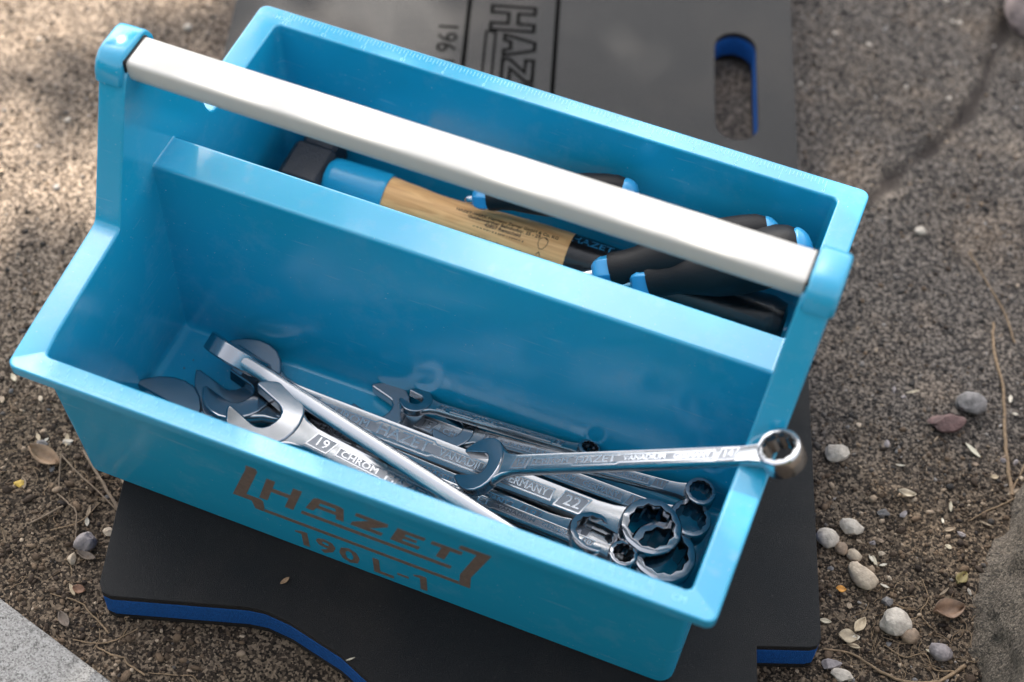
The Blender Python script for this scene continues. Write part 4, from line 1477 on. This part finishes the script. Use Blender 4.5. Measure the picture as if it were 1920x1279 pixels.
# ================================================================ the tree beyond the left edge that shades the place
tree = empty('tree', (-330, 70, GROUND))
tag(tree, 'leafy tree beyond the left edge that dapples the ground', 'tree')
TO = (-330, 70, GROUND)
V, F = tube([(-330, 70, GROUND - 5), (-329, 71, GROUND + 60), (-322, 70, GROUND + 130), (-300, 72, GROUND + 200)], [13, 10.5, 9, 7], 14, .06)
build('trunk', V, F, M['bark'], tree, smooth=60, origin=TO)
random.seed(12)
for i in range(14):
    e = Vector((random.uniform(-300, -120), random.uniform(-40, 190), GROUND + random.uniform(190, 290)))
    st = Vector((-322 + random.uniform(0, 20), 70, GROUND + random.uniform(120, 195)))
    md_ = st.lerp(e, .5) + Vector((0, 0, 18))
    pts = curve_pts([st, md_, e], 5)
    V, F = tube(pts, [4.2 - 3.6 * q / (len(pts) - 1) for q in range(len(pts))], 7, .1)
    build('branch', V, F, M['bark'], tree, smooth=60, origin=TO)


def dens(x, y):
    """how closely the leaves stand over the ground spot their shade falls on"""
    lit = (1 - smooth01(x, -6, 4)) * smooth01(y, -2, 14) + (1 - smooth01(x, 2, 14)) * smooth01(y, 30, 42)
    return 1 - 0.97 * np.clip(lit, 0, 1)


n = 15000
qx, qy = rng.uniform(-60, 76, n), rng.uniform(-50, 115, n)
clump = np.array([noise.noise(Vector(((a * .62 + b_ * .78) * .05, (a * .78 - b_ * .62) * .13, 2.2))) for a, b_ in zip(qx, qy)])
dn = dens(qx, qy)
keep = rng.random(n) < np.where(dn > .85, 1.0, np.clip(dn * .3 + smooth01(clump, -.04, .18) * .75, 0, 1))
qx, qy = qx[keep], qy[keep]
h = rng.uniform(170, 300, len(qx))
s3 = np.array(SUN) / SUN.z
C3 = np.stack([qx + s3[0] * h, qy + s3[1] * h, GROUND + h], -1)
k = len(qx)
u3 = rng.normal(size=(k, 3))
u3 /= np.linalg.norm(u3, axis=1)[:, None]
w3 = rng.normal(size=(k, 3))
v3 = np.cross(u3, w3)
v3 /= np.linalg.norm(v3, axis=1)[:, None]
n3 = np.cross(u3, v3)
ll = rng.uniform(2.0, 3.6, (k, 1))
P4 = np.stack([C3 - u3 * ll, C3 + v3 * ll * .5 + n3 * ll * .12, C3 + u3 * ll, C3 - v3 * ll * .5 + n3 * ll * .12], 1)
P4 = (P4 - np.array(TO)) * S
F4 = np.arange(k * 4).reshape(-1, 4)
me = bpy.data.meshes.new('crown')
me.vertices.add(k * 4)
me.vertices.foreach_set('co', P4.astype(np.float32).ravel())
me.loops.add(k * 4)
me.loops.foreach_set('vertex_index', F4.ravel().astype(np.int32))
me.polygons.add(k)
me.polygons.foreach_set('loop_start', np.arange(0, k * 4, 4, dtype=np.int32))
me.update()
link('crown', me, M['leaf'], tree)

# ================================================================ unseen leaf screen added behind the camera to cut light from the front
HO = (20, -190, GROUND)
shade_screen = empty('shade_screen', HO)
tag(shade_screen, 'unseen leaf screen added behind the camera to dim light from the front', 'shade_screen')
n = 15000
P0 = np.stack([rng.uniform(-330, 360, n), rng.uniform(-215, -165, n), GROUND + rng.uniform(2, 112, n)], -1)
P0[:, 1] += 12 * np.sin(P0[:, 0] * .03) + 6 * np.sin(P0[:, 2] * .09)
u3 = rng.normal(size=(n, 3)); u3 /= np.linalg.norm(u3, axis=1)[:, None]
v3 = np.cross(u3, rng.normal(size=(n, 3))); v3 /= np.linalg.norm(v3, axis=1)[:, None]
ll = rng.uniform(4, 7.5, (n, 1))
P4 = (np.stack([P0 - u3 * ll, P0 + v3 * ll * .55, P0 + u3 * ll, P0 - v3 * ll * .55], 1) - np.array(HO)) * S
me = bpy.data.meshes.new('foliage')
me.vertices.add(n * 4)
me.vertices.foreach_set('co', P4.astype(np.float32).ravel())
me.loops.add(n * 4)
me.loops.foreach_set('vertex_index', np.arange(n * 4, dtype=np.int32))
me.polygons.add(n)
me.polygons.foreach_set('loop_start', np.arange(0, n * 4, 4, dtype=np.int32))
me.update()
link('foliage', me, M['leaf'], shade_screen)
for i in range(9):
    x = -300 + i * 80 + random.uniform(-12, 12)
    V, F = tube([(x, -190, GROUND - 3), (x + 3, -189, GROUND + 50), (x - 2, -191, GROUND + 100)], [3.2, 2.6, 1.2], 8, .1)
    build('stem', V, F, M['bark'], shade_screen, smooth=60, origin=HO)
